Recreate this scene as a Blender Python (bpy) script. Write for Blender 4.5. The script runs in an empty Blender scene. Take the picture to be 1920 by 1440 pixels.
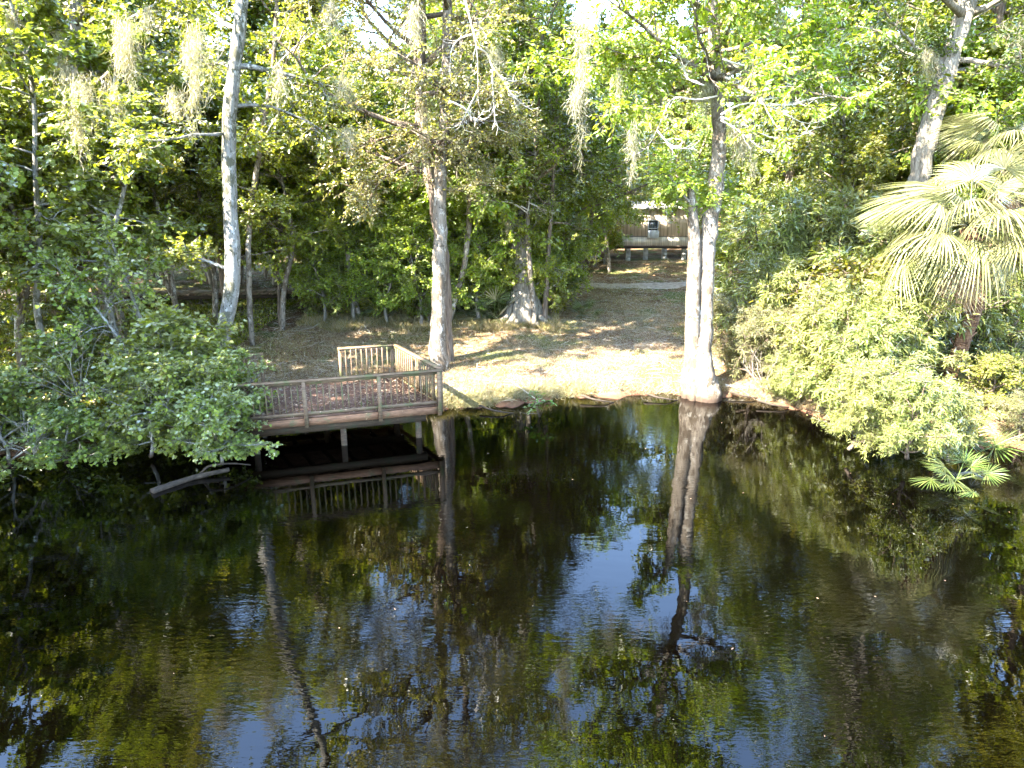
import bpy, math, random
import numpy as np
from mathutils import Vector, Matrix, Euler
R = math.radians
rs = np.random.RandomState(7)

# ------------------------------------------------------------------ camera
scene = bpy.context.scene
col = scene.collection
CAM_H, PITCH, FPX = 6.9, 16.5, 1321.0
cd = bpy.data.cameras.new('camera'); cam = bpy.data.objects.new('camera', cd); col.objects.link(cam)
cd.sensor_width = 36.0; cd.lens = 36.0*FPX/1920.0; cd.clip_start = .1; cd.clip_end = 3000
cam.location = (0, 0, CAM_H); cam.rotation_euler = (R(90-PITCH), 0, 0)
scene.camera = cam
# ------------------------------------------------------------------ world + sun
SUN_EL, SUN_AZ = 43.0, 233.0      # azimuth of the sun from +Y clockwise: behind the camera on the left
w = bpy.data.worlds.new('World'); scene.world = w; w.use_nodes = True
nt = w.node_tree; bg = nt.nodes['Background']
sky = nt.nodes.new('ShaderNodeTexSky'); sky.sky_type = 'NISHITA'; sky.sun_disc = False
sky.sun_elevation = R(SUN_EL); sky.sun_rotation = R(SUN_AZ); sky.dust_density = .7; sky.air_density = 1.0; sky.ozone_density = 2.6
nt.links.new(sky.outputs[0], bg.inputs[0]); bg.inputs[1].default_value = 0.15
sl = bpy.data.lights.new('sun', 'SUN'); sun = bpy.data.objects.new('sun', sl); col.objects.link(sun)
sl.energy = 4.8; sl.angle = R(.5); sl.color = (1, .93, .80)
sd = Vector((math.sin(R(SUN_AZ))*math.cos(R(SUN_EL)), math.cos(R(SUN_AZ))*math.cos(R(SUN_EL)), math.sin(R(SUN_EL))))
sun.rotation_euler = sd.to_track_quat('Z', 'Y').to_euler()
vs = scene.view_settings
scene.display_settings.display_device = 'sRGB'
vs.view_transform = 'Standard'; vs.look = 'None'; vs.gamma = 1; vs.use_curve_mapping = False
vs.exposure = 3.8
cy = scene.cycles
cy.max_bounces = 7; cy.diffuse_bounces = 4; cy.glossy_bounces = 3; cy.transmission_bounces = 4
cy.transparent_max_bounces = 4; cy.caustics_reflective = False; cy.caustics_refractive = False
cy.use_adaptive_sampling = True; cy.adaptive_threshold = .02
cy.use_denoising = True
try: cy.denoiser = 'OPENIMAGEDENOISE'
except Exception: pass
cy.sample_clamp_indirect = 6

# ------------------------------------------------------------------ pixel helpers (planning aid: photo pixel -> place)
_cp, _sp = math.cos(R(PITCH)), math.sin(R(PITCH))
def ray(px, py):
    a, b = (px-960)/FPX, (720-py)/FPX
    return np.array([a, _cp + b*_sp, -_sp + b*_cp])
def at_z(px, py, z):
    d = ray(px, py); t = (z-CAM_H)/d[2]; return np.array([0, 0, CAM_H]) + d*t
def at_y(px, py, Y):
    d = ray(px, py); t = Y/d[1]; return np.array([0, 0, CAM_H]) + d*t

# ------------------------------------------------------------------ materials
def newmat(name):
    m = bpy.data.materials.new(name); m.use_nodes = True
    n = m.node_tree; n.nodes.clear()
    out = n.nodes.new('ShaderNodeOutputMaterial')
    return m, n, out
def nd(n, t, **k):
    x = n.nodes.new(t)
    for a, v in k.items():
        if a.startswith('_'): setattr(x, a[1:], v)
        else: x.inputs[a.replace('__', ' ')].default_value = v
    return x
def ramp(n, fac, stops):
    r = n.nodes.new('ShaderNodeValToRGB'); e = r.color_ramp.elements
    while len(e) < len(stops): e.new(.5)
    for i, (p, c) in enumerate(stops):
        e[i].position = p; e[i].color = (*c, 1) if len(c) == 3 else c
    n.links.new(fac, r.inputs[0]); return r.outputs[0]
def noise(n, vec, scale, detail=3, rough=.55):
    x = n.nodes.new('ShaderNodeTexNoise'); x.inputs['Scale'].default_value = scale
    x.inputs['Detail'].default_value = detail; x.inputs['Roughness'].default_value = rough
    if vec is not None: n.links.new(vec, x.inputs['Vector'])
    return x.outputs['Fac']
def objvec(n, scale=(1, 1, 1)):
    t = n.nodes.new('ShaderNodeTexCoord'); m = n.nodes.new('ShaderNodeMapping')
    m.inputs['Scale'].default_value = scale; n.links.new(t.outputs['Object'], m.inputs['Vector'])
    return m.outputs[0]
def mixc(n, fac, a, b, mode='MIX'):
    m = n.nodes.new('ShaderNodeMix'); m.data_type = 'RGBA'; m.blend_type = mode
    for sock, v in ((0, fac), (6, a), (7, b)):
        if hasattr(v, 'is_linked') or hasattr(v, 'links'): n.links.new(v, m.inputs[sock])
        else: m.inputs[sock].default_value = v if sock == 0 else (*v, 1)
    return m.outputs[2]
def leaf_mat(name, cols, trans=.52, gloss=.3, rough=.42, accent=None):
    m, n, out = newmat(name)
    g = n.nodes.new('ShaderNodeNewGeometry')
    k = len(cols)
    c1 = ramp(n, g.outputs['Random Per Island'], [(i/(k-1), c) for i, c in enumerate(cols)])
    nv = noise(n, objvec(n), .9, 2)
    hs = n.nodes.new('ShaderNodeHueSaturation'); n.links.new(c1, hs.inputs['Color'])
    mr = n.nodes.new('ShaderNodeMapRange'); mr.inputs[1].default_value = .3; mr.inputs[2].default_value = .7
    mr.inputs[3].default_value = .72; mr.inputs[4].default_value = 1.3
    n.links.new(nv, mr.inputs[0]); n.links.new(mr.outputs[0], hs.inputs['Value'])
    oi = n.nodes.new('ShaderNodeObjectInfo')
    mr2 = n.nodes.new('ShaderNodeMapRange'); mr2.inputs[3].default_value = .482; mr2.inputs[4].default_value = .512
    n.links.new(oi.outputs['Random'], mr2.inputs[0]); n.links.new(mr2.outputs[0], hs.inputs['Hue'])
    c = hs.outputs[0]
    d = nd(n, 'ShaderNodeBsdfDiffuse'); t = nd(n, 'ShaderNodeBsdfTranslucent')
    n.links.new(c, d.inputs[0])
    tc = mixc(n, 1.0, c, (1.5, 1.45, .5), 'MULTIPLY'); n.links.new(tc, t.inputs[0])
    mx = nd(n, 'ShaderNodeMixShader'); mx.inputs[0].default_value = trans
    n.links.new(d.outputs[0], mx.inputs[1]); n.links.new(t.outputs[0], mx.inputs[2])
    gl = nd(n, 'ShaderNodeBsdfGlossy'); gl.inputs['Roughness'].default_value = rough
    fr = nd(n, 'ShaderNodeFresnel', IOR=1.42); ml = n.nodes.new('ShaderNodeMath'); ml.operation = 'MULTIPLY'
    ml.inputs[1].default_value = gloss; n.links.new(fr.outputs[0], ml.inputs[0])
    m2 = nd(n, 'ShaderNodeMixShader'); n.links.new(ml.outputs[0], m2.inputs[0])
    n.links.new(mx.outputs[0], m2.inputs[1]); n.links.new(gl.outputs[0], m2.inputs[2])
    n.links.new(m2.outputs[0], out.inputs[0])
    return m
def rough_mat(name, stops, scale=(1, 1, 1), ns=4, rough=.85, bump=.3, bscale=None, bdist=.02, layer=None, spec=.3):
    m, n, out = newmat(name)
    v = objvec(n, scale)
    f = noise(n, v, ns, 6, .62)
    c = ramp(n, f, stops)
    if layer:
        lf = noise(n, objvec(n, layer.get('vs', (1, 1, 1))), layer['s'], 4, .6)
        msk = ramp(n, lf, [(layer['a'], (0, 0, 0)), (layer['b'], (1, 1, 1))])
        c = mixc(n, msk, c, layer['c'])
    p = nd(n, 'ShaderNodeBsdfPrincipled', Roughness=rough)
    p.inputs['Specular IOR Level'].default_value = spec
    n.links.new(c, p.inputs['Base Color'])
    if bump:
        b = nd(n, 'ShaderNodeBump', Strength=bump, Distance=bdist)
        n.links.new(noise(n, v, bscale or ns*2.2, 5, .65), b.inputs['Height']); n.links.new(b.outputs[0], p.inputs['Normal'])
    n.links.new(p.outputs[0], out.inputs[0])
    return m
M = {}
M['leaf_wood'] = leaf_mat('leaf_woodland', [(.10, .125, .014), (.16, .19, .02), (.24, .26, .035), (.38, .33, .10)])
M['leaf_dark'] = leaf_mat('leaf_dark_green', [(.07, .10, .013), (.115, .155, .02), (.17, .21, .035)])
M['leaf_bright'] = leaf_mat('leaf_bright_green', [(.14, .20, .024), (.22, .29, .035), (.33, .37, .06)])
M['leaf_fresh'] = leaf_mat('leaf_fresh_green', [(.05, .14, .02), (.08, .19, .025)])
M['leaf_yellow'] = leaf_mat('leaf_yellow_green', [(.16, .25, .03), (.24, .33, .04), (.34, .38, .06)])
M['leaf_olive'] = leaf_mat('leaf_olive', [(.13, .15, .04), (.20, .22, .06), (.30, .29, .11), (.36, .31, .19)])
M['leaf_maple'] = leaf_mat('leaf_maple', [(.12, .165, .024), (.18, .23, .035), (.27, .31, .06)], trans=.42)
M['leaf_willow'] = leaf_mat('leaf_willow', [(.125, .165, .038), (.185, .22, .055), (.27, .28, .085)], trans=.42)
M['leaf_cane'] = leaf_mat('leaf_fine', [(.10, .12, .04), (.15, .16, .055), (.22, .20, .09)], trans=.42)
M['palm'] = leaf_mat('palm_leaf', [(.11, .13, .038), (.175, .18, .065), (.27, .255, .12)], trans=.3, gloss=.9, rough=.35)
M['palmetto'] = leaf_mat('palmetto_leaf', [(.045, .075, .016), (.075, .11, .022), (.13, .145, .04)], trans=.25, gloss=.9, rough=.35)
M['palm_dead'] = leaf_mat('dead_palm_leaf', [(.26, .16, .09), (.36, .25, .15), (.5, .40, .28)], trans=.15, gloss=.3)
M['moss'] = leaf_mat('spanish_moss', [(.19, .175, .125), (.27, .25, .185), (.37, .345, .27)], trans=.35, gloss=.1)
M['grass'] = leaf_mat('grass_blades', [(.10, .12, .03), (.18, .17, .06), (.28, .23, .11), (.36, .29, .17)], trans=.25, gloss=.3)
M['straw'] = leaf_mat('dry_grass', [(.20, .15, .085), (.29, .23, .13), (.40, .33, .20), (.15, .10, .06)], trans=.15, gloss=.3)
M['litter'] = leaf_mat('fallen_leaves', [(.12, .065, .035), (.22, .13, .07), (.34, .22, .13), (.42, .33, .22)], trans=.05, gloss=.3)
def mottled_bark(name, base, dark, pale, a=.5, bs=1.0):
    m, n, out = newmat(name)
    v = objvec(n, (3, 3, .7)); f = noise(n, v, 4.5, 7, .7)
    c = ramp(n, f, [(.32, tuple(x*.35 for x in base)), (.46, tuple(x*.8 for x in base)), (.62, base), (.8, tuple(min(1, x*1.2) for x in base))])
    lf = noise(n, objvec(n, (1.3, 1.3, .7)), 2.6*bs, 5, .7); c = mixc(n, ramp(n, lf, [(a, (0, 0, 0)), (a+.05, (1, 1, 1))]), c, dark)
    l2 = noise(n, objvec(n, (1, 1, .8)), 5.5*bs, 5, .7); c = mixc(n, ramp(n, l2, [(.56, (0, 0, 0)), (.6, (1, 1, 1))]), c, pale)
    l3 = noise(n, objvec(n, (1, 1, .6)), 13, 3, .6); c = mixc(n, ramp(n, l3, [(.6, (0, 0, 0)), (.66, (1, 1, 1))]), c, tuple(x*.6 for x in dark))
    gp = n.nodes.new('ShaderNodeNewGeometry'); sz = n.nodes.new('ShaderNodeSeparateXYZ'); n.links.new(gp.outputs['Position'], sz.inputs[0])
    ad = n.nodes.new('ShaderNodeMath'); ad.operation = 'MULTIPLY_ADD'; n.links.new(lf, ad.inputs[0]); ad.inputs[1].default_value = .35; n.links.new(sz.outputs['Z'], ad.inputs[2])
    c = mixc(n, ramp(n, ad.outputs[0], [(.28, (1, 1, 1)), (.46, (0, 0, 0))]), c, (.075, .05, .035))
    p = nd(n, 'ShaderNodeBsdfPrincipled', Roughness=.9); p.inputs['Specular IOR Level'].default_value = .2; n.links.new(c, p.inputs['Base Color'])
    b = nd(n, 'ShaderNodeBump', Strength=1, Distance=.05); n.links.new(f, b.inputs['Height']); n.links.new(b.outputs[0], p.inputs['Normal'])
    n.links.new(p.outputs[0], out.inputs[0]); return m
M['bark_white'] = mottled_bark('bark_pale_grey', (.25, .235, .205), (.095, .09, .06), (.40, .385, .34), .51)
M['bark_pale'] = mottled_bark('bark_pale_brown', (.24, .20, .155), (.10, .078, .055), (.36, .33, .28), .5)
M['bark_brown'] = rough_mat('bark_brown', [(.3, (.05, .035, .025)), (.5, (.15, .11, .08)), (.7, (.26, .21, .165))],
    (5, 5, .7), 3.5, bump=1, bscale=6, bdist=.05)
M['bark_grey'] = rough_mat('bark_grey', [(.3, (.07, .06, .045)), (.5, (.19, .165, .13)), (.7, (.32, .29, .24))],
    (5, 5, .9), 3.5, bump=1, bscale=6, bdist=.04)
M['dead_twig'] = rough_mat('dead_branch_bark', [(.3, (.42, .37, .31)), (.7, (.62, .57, .50))], (2, 2, 2), 5, bump=.2)
M['palm_trunk'] = rough_mat('palm_trunk', [(.3, (.05, .025, .014)), (.5, (.15, .078, .042)), (.75, (.27, .17, .10))], (2, 2, 9), 2.2, bump=1, bscale=4, bdist=.05)
M['log'] = rough_mat('rotten_wood', [(.3, (.015, .011, .008)), (.6, (.05, .037, .026)), (.8, (.10, .08, .06))], (1, 1, 1), 7, bump=.8)

def wood_mat(name, base, moss, msk=(.52, .62), wet=None):
    m, n, out = newmat(name)
    v = objvec(n, (9, 9, 9))
    c = ramp(n, noise(n, objvec(n, (2, 2, 14)), 2.5, 5, .6), [(.3, tuple(x*.55 for x in base)), (.5, base), (.75, tuple(min(1, x*1.5) for x in base))])
    f = noise(n, objvec(n), 2.6, 5, .65)
    c = mixc(n, ramp(n, f, [(msk[0], (0, 0, 0)), (msk[1], (1, 1, 1))]), c, moss)
    f2 = noise(n, objvec(n), 14, 3, .6)
    c = mixc(n, ramp(n, f2, [(.68, (0, 0, 0)), (.71, (1, 1, 1))]), c, tuple(min(.42, x*2.8) for x in base))
    p = nd(n, 'ShaderNodeBsdfPrincipled', Roughness=.85); p.inputs['Specular IOR Level'].default_value = .12; n.links.new(c, p.inputs['Base Color'])
    b = nd(n, 'ShaderNodeBump', Strength=.4, Distance=.008); n.links.new(noise(n, v, 4, 5), b.inputs['Height'])
    n.links.new(b.outputs[0], p.inputs['Normal']); n.links.new(p.outputs[0], out.inputs[0]); return m
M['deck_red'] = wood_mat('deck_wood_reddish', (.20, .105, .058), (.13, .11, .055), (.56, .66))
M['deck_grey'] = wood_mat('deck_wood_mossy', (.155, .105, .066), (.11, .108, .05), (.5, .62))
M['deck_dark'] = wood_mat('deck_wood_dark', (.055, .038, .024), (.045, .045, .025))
M['deck_floor'] = wood_mat('decking_boards', (.12, .07, .05), (.19, .115, .08), (.5, .6))

def flat(name, c, rough=.7, metal=0, var=.15, scale=3):
    m, n, out = newmat(name)
    cc = ramp(n, noise(n, objvec(n), scale, 5), [(.3, tuple(x*(1-var*2) for x in c)), (.6, c), (.8, tuple(min(1, x*(1+var)) for x in c))])
    p = nd(n, 'ShaderNodeBsdfPrincipled', Roughness=rough, Metallic=metal); n.links.new(cc, p.inputs['Base Color'])
    n.links.new(p.outputs[0], out.inputs[0]); return m
def siding(name, c, freq):
    m, n, out = newmat(name)
    wv = nd(n, 'ShaderNodeTexWave', Scale=freq, Distortion=0); wv.wave_type = 'BANDS'; wv.bands_direction = 'X'
    n.links.new(objvec(n), wv.inputs['Vector'])
    st = noise(n, objvec(n, (3, 3, .4)), 1.3, 5)
    cc = ramp(n, st, [(.3, tuple(x*.6 for x in c)), (.55, c), (.8, tuple(min(1, x*1.15) for x in c))])
    lines = ramp(n, wv.outputs['Fac'], [(.0, (.45, .45, .45)), (.08, (1, 1, 1))])
    cc = mixc(n, 1.0, cc, lines, 'MULTIPLY')
    p = nd(n, 'ShaderNodeBsdfPrincipled', Roughness=.6); n.links.new(cc, p.inputs['Base Color'])
    n.links.new(p.outputs[0], out.inputs[0]); return m
M['siding_tan'] = siding('siding_tan', (.60, .47, .34), 1.3)
M['siding_beige'] = siding('siding_beige', (.66, .57, .45), 2.6)
M['siding_rust'] = siding('siding_rust', (.42, .20, .11), 2.0)
M['roof_metal'] = flat('roof_metal', (.24, .22, .20), .7, 0)
M['white_plastic'] = flat('white_plastic', (.72, .72, .70), .5)
M['grille'] = flat('grille_grey', (.30, .31, .32), .5)
M['glass_dark'] = flat('dark_glass', (.03, .035, .035), .08)
M['trim_brown'] = flat('trim_brown', (.12, .08, .06), .6)
M['concrete'] = flat('concrete_block', (.32, .31, .29), .9)
M['steel_dark'] = flat('dark_steel', (.035, .03, .028), .7)

# ------------------------------------------------------------------ mesh helpers
def np_mesh(name, V, faces, smooth=False):
    """V (n,3); faces: list of int arrays (m,k) with constant k per array, or list of tuples"""
    me = bpy.data.meshes.new(name)
    if len(faces) and isinstance(faces[0], np.ndarray):
        idx = np.concatenate([f.reshape(-1) for f in faces]); tot = np.concatenate([np.full(len(f), f.shape[1]) for f in faces])
    else:
        tot = np.array([len(f) for f in faces]); idx = np.array([i for f in faces for i in f])
    st = np.concatenate([[0], np.cumsum(tot)[:-1]])
    me.vertices.add(len(V)); me.vertices.foreach_set('co', np.asarray(V, dtype=np.float32).reshape(-1))
    me.loops.add(len(idx)); me.loops.foreach_set('vertex_index', idx.astype(np.int32))
    me.polygons.add(len(tot)); me.polygons.foreach_set('loop_start', st.astype(np.int32)); me.polygons.foreach_set('loop_total', tot.astype(np.int32))
    if smooth: me.polygons.foreach_set('use_smooth', np.ones(len(tot), dtype=bool))
    me.update(calc_edges=True); return me
def norm(a):
    a = np.asarray(a, float); return a/np.maximum(np.linalg.norm(a, axis=-1, keepdims=True), 1e-9)
TPL = {}
TPL['diamond'] = (np.array([(0, 0, 0), (.45, .5, .08), (1, 0, -.06), (.45, -.5, .08)]), [np.array([(0, 1, 2), (0, 2, 3)])])
TPL['oval'] = (np.array([(0, 0, 0), (.28, .46, .07), (.68, .40, .05), (1, 0, -.1), (.68, -.40, .05), (.28, -.46, .07)]), [np.array([(0, 1, 2, 3), (0, 3, 4, 5)])])
_ml = [(0, 0), (.02, .22), (-.08, .42), (.16, .38), (.38, .62), (.46, .34), (.62, .36), (1.0, 0), (.62, -.36), (.46, -.34), (.38, -.62), (.16, -.38), (-.08, -.42), (.02, -.22)]
TPL['maple'] = (np.array([(x+.0, y, .09*abs(y)-.08*x*x) for x, y in _ml]), [np.array([(0, 1, 2, 3)]), np.array([(0, 3, 4, 5, 6, 7)]), np.array([(0, 7, 8, 9, 10, 11)]), np.array([(0, 11, 12, 13)])])
TPL['strap'] = (np.array([(0, -.5, 0), (0, .5, 0), (.5, .42, .06), (.5, -.42, .06), (1, 0, -.12)]), [np.array([(0, 1, 2, 3)]), np.array([(3, 2, 4)])])
TPL['twig'] = (np.array([(0, .5, 0), (0, -.3, .4), (0, -.3, -.4), (1, .25, 0), (1, -.15, .2), (1, -.15, -.2)]), [np.array([(0, 1, 4, 3), (1, 2, 5, 4), (2, 0, 3, 5)])])
class Soup:
    def __init__(s): s.V = []; s.F = {}; s.n = 0
    def tpl(s, kind, P, D, N, L, W):
        tv, tf = TPL[kind]; n = len(P)
        if n == 0: return
        D = norm(D); S = norm(np.cross(N, D)); N2 = np.cross(D, S)
        L = np.broadcast_to(L, (n,))[:, None, None]; W = np.broadcast_to(W, (n,))[:, None, None]
        V = P[:, None, :] + D[:, None, :]*tv[None, :, 0:1]*L + S[:, None, :]*tv[None, :, 1:2]*W + N2[:, None, :]*tv[None, :, 2:3]*(L if kind != 'twig' else W)
        k = len(tv); s.V.append(V.reshape(-1, 3)); off = s.n + np.arange(n)*k
        for f in tf:
            s.F.setdefault(f.shape[1], []).append((f[None]+off[:, None, None]).reshape(-1, f.shape[1]))
        s.n += n*k
    def raw(s, V, F):
        V = np.asarray(V, float); s.V.append(V)
        for f in F: s.F.setdefault(len(f), []).append(np.array([f])+s.n)
        s.n += len(V)
    def rawn(s, V, Fn):
        s.V.append(np.asarray(V, float)); s.F.setdefault(Fn.shape[1], []).append(Fn+s.n); s.n += len(V)
    def tube(s, pts, rad, k=6, cap=True, rough=0., rg=None):
        pts = np.asarray(pts, float); m = len(pts); rad = np.broadcast_to(rad, (m,))
        T = norm(np.gradient(pts, axis=0)); a = np.array([.31, .87, .21]); a = a if abs(np.dot(a, T[0])) < .9 else np.array([1., 0, 0])
        A = norm(np.cross(T, a)); B = np.cross(T, A)
        th = np.arange(k)/k*2*np.pi
        rr = rad[:, None]*np.ones((m, k))
        if rough and rg is not None: rr = rr*(1+rough*(rg.rand(m, k)-.5)+rough*.8*np.sin(th*3+1.3)[None])
        V = pts[:, None]+A[:, None]*(np.cos(th)[None]*rr)[..., None]+B[:, None]*(np.sin(th)[None]*rr)[..., None]
        i = np.arange(m-1)[:, None]*k; j = np.arange(k)[None]; j2 = (j+1) % k
        F = np.stack([i+j, i+j2, i+k+j2, i+k+j], -1).reshape(-1, 4)
        s.rawn(V.reshape(-1, 3), F)
        if cap: s.F.setdefault(k, []).append(np.array([np.arange(k)+s.n-k])); s.F[k].append(np.array([np.arange(k)[::-1]+s.n-m*k]))
    def box(s, c, h, ax=None):
        """centre, half sizes, optional 3x3 rows of axes"""
        ax = np.eye(3) if ax is None else np.asarray(ax, float)
        V = [np.asarray(c)+ax[0]*h[0]*x+ax[1]*h[1]*y+ax[2]*h[2]*z for x in (-1, 1) for y in (-1, 1) for z in (-1, 1)]
        s.raw(V, [(0, 1, 3, 2), (4, 6, 7, 5), (0, 4, 5, 1), (2, 3, 7, 6), (0, 2, 6, 4), (1, 5, 7, 3)])
    def mesh(s, name, origin=(0, 0, 0), smooth=False):
        V = np.concatenate(s.V)-np.asarray(origin, float)
        return np_mesh(name, V, [np.concatenate(v) for v in s.F.values()], smooth)
def link(name, me, mat, parent=None, loc=(0, 0, 0)):
    o = bpy.data.objects.new(name, me); col.objects.link(o)
    if mat is not None and not me.materials: me.materials.append(mat)
    o.location = loc
    if parent is not None: o.parent = parent
    return o
def tag(o, label=None, cat=None, group=None, kind=None):
    if label: o['label'] = label
    if cat: o['category'] = cat
    if group: o['group'] = group
    if kind: o['kind'] = kind
    return o
def empty(name, loc, label, cat, group=None, rz=0, sc=1):
    o = bpy.data.objects.new(name, None); col.objects.link(o); o.empty_display_size = .3
    o.location = loc; o.rotation_euler = (0, 0, rz); o.scale = (sc, sc, sc) if not hasattr(sc, '__len__') else sc
    return tag(o, label, cat, group)
def copy_tree(o, parent=None):
    c = o.copy(); col.objects.link(c)
    if parent is not None: c.parent = parent
    for ch in KIDS.get(o.name, []): 
        cc = copy_tree(ch, c); KIDS.setdefault(c.name, []).append(cc)
    return c
KIDS = {}
def kid(name, me, mat, parent, loc=(0, 0, 0)):
    o = link(name, me, mat, parent, loc); KIDS.setdefault(parent.name, []).append(o); return o

# ------------------------------------------------------------------ terrain
SH = np.array([(-300, -60), (-60, 6), (-30, 13), (-18, 15.5), (-12, 17), (-9, 18.2), (-7, 20), (-4, 21), (-2.2, 20.6), (-1, 20.7), (.3, 21.2), (1.5, 21.7), (3.5, 22.0), (5.3, 22.1),
               (7, 22.0), (8.2, 21.2), (9.2, 19.9), (10.3, 18.8), (11.6, 18.0), (13.2, 17.4), (16, 16.5), (22, 14), (40, 6), (300, -80)])
def gz(x, y, fine=True):
    x = np.asarray(x, float); y = np.asarray(y, float)
    s = y-np.interp(x, SH[:, 0], SH[:, 1])
    wob = .18*np.sin(x*2.1+1)+.13*np.sin(x*5.3+y*.7)+.08*np.sin(x*11.3)+.05*np.sin(x*19.7+2)
    s = s+wob
    up = .05+.36*(1-np.exp(-np.maximum(s, 0)/.9))+.042*np.clip(s, 0, 26)+.01*np.clip(s-26, 0, 200)
    dn = np.maximum(-2.2, s*.55+.05)
    z = np.where(s > 0, up, dn)
    if fine: z = z+np.where(s > .3, .035*np.sin(x*1.7+y*.6)*np.sin(y*1.3-x*.4)+.02*np.sin(x*4.1+.5)*np.sin(y*3.7), 0)
    return z
def grid_axis(lo, hi, step, far, n=14):
    a = np.arange(lo, hi+1e-6, step); e = np.geomspace(step, far, n).cumsum()
    return np.concatenate([lo-e[::-1], a, hi+e])
gx = grid_axis(-26, 26, .2, 160, 16); gy = grid_axis(12, 52, .2, 160, 16)
X, Y = np.meshgrid(gx, gy); Z = gz(X, Y)
nx, ny = len(gx), len(gy)
i, j = np.meshgrid(np.arange(nx-1), np.arange(ny-1)); b = (j*nx+i)
gme = np_mesh('ground', np.stack([X, Y, Z], -1).reshape(-1, 3), [np.stack([b, b+1, b+nx+1, b+nx], -1).reshape(-1, 4)], True)
def ground_mat():
    m, n, out = newmat('ground_straw_and_grass')
    v = objvec(n)
    fine = noise(n, objvec(n, (1, .6, 1)), 9, 6, .7)
    straw = ramp(n, fine, [(.3, (.10, .065, .04)), (.48, (.21, .14, .078)), (.7, (.32, .235, .14))])
    lit = ramp(n, fine, [(.3, (.04, .024, .015)), (.5, (.13, .072, .04)), (.72, (.25, .155, .09))])
    grs = ramp(n, fine, [(.3, (.05, .06, .018)), (.55, (.11, .125, .04)), (.75, (.22, .21, .09))])
    c = mixc(n, ramp(n, noise(n, objvec(n, (1, 1.8, 1)), .75, 6, .65), [(.44, (0, 0, 0)), (.54, (1, 1, 1))]), straw, lit)
    c = mixc(n, ramp(n, noise(n, objvec(n, (1.1, 1.5, 1)), .42, 6, .68), [(.5, (0, 0, 0)), (.58, (1, 1, 1))]), c, grs)
    # wet mud on the lip of the bank, by height
    tc = n.nodes.new('ShaderNodeTexCoord'); sx = n.nodes.new('ShaderNodeSeparateXYZ'); n.links.new(tc.outputs['Object'], sx.inputs[0])
    mud = ramp(n, sx.outputs['Z'], [(.0, (1, 1, 1)), (.22, (0, 0, 0))])
    c = mixc(n, mud, c, (.10, .05, .03))
    p = nd(n, 'ShaderNodeBsdfPrincipled', Roughness=.95); p.inputs['Specular IOR Level'].default_value = .15
    n.links.new(c, p.inputs['Base Color'])
    bp = nd(n, 'ShaderNodeBump', Strength=.8, Distance=.04); n.links.new(noise(n, v, 12, 6, .7), bp.inputs['Height'])
    n.links.new(bp.outputs[0], p.inputs['Normal']); n.links.new(p.outputs[0], out.inputs[0]); return m
ground = tag(link('ground', gme, ground_mat()), kind='structure')

def water_mat():
    m, n, out = newmat('dark_river_water')
    p = nd(n, 'ShaderNodeBsdfPrincipled', Roughness=.0)
    p.inputs['Base Color'].default_value = (.0004, .00026, .00016, 1); p.inputs['IOR'].default_value = 1.52
    # soft wavelets in patches and long low swells
    v1 = noise(n, objvec(n, (1.3, 3.6, 1)), 3.4, 2, .5)
    v2 = noise(n, objvec(n, (.7, 1.2, 1)), 1.1, 2, .5)
    patch = ramp(n, noise(n, objvec(n, (1, 1, 1)), .28, 2, .5), [(.42, (.12, .12, .12)), (.62, (1, 1, 1))])
    ml = n.nodes.new('ShaderNodeMath'); ml.operation = 'MULTIPLY'; n.links.new(v1, ml.inputs[0]); n.links.new(patch, ml.inputs[1])
    b1 = nd(n, 'ShaderNodeBump', Strength=1, Distance=.0025); n.links.new(ml.outputs[0], b1.inputs['Height'])
    b2 = nd(n, 'ShaderNodeBump', Strength=1, Distance=.0045); n.links.new(v2, b2.inputs['Height']); n.links.new(b1.outputs[0], b2.inputs['Normal'])
    n.links.new(b2.outputs[0], p.inputs['Normal']); n.links.new(p.outputs[0], out.inputs[0]); return m
wme = np_mesh('water', np.array([(-1500, -1500, 0), (1500, -1500, 0), (1500, 300, 0), (-1500, 300, 0)], float), [np.array([(0, 1, 2, 3)])])
tag(link('water', wme, water_mat()), kind='structure')

# sandy track crossing the lawn
s = Soup(); xs = np.arange(-2, 30, .25); rows = []
for k, off in enumerate(np.linspace(-1.0, 1.0, 6)):
    yy = 38.2+.05*xs+.25*np.sin(xs*.5)+off+.12*np.sin(xs*2.3+off*3)
    rows.append(np.stack([xs, yy, gz(xs, yy)+(.02 if 0 < k < 5 else -.03)], -1))
V = np.concatenate(rows); m_ = len(xs); F = [(r*m_+q, r*m_+q+1, (r+1)*m_+q+1, (r+1)*m_+q) for r in range(5) for q in range(m_-1)]
s.rawn(V, np.array(F))
M['sand'] = rough_mat('sandy_track', [(.3, (.20, .15, .11)), (.55, (.36, .29, .23)), (.75, (.48, .41, .34))], (1, 1, 1), 5, bump=.5)
tag(link('path', s.mesh('path', smooth=True), M['sand']), kind='structure')

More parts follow.
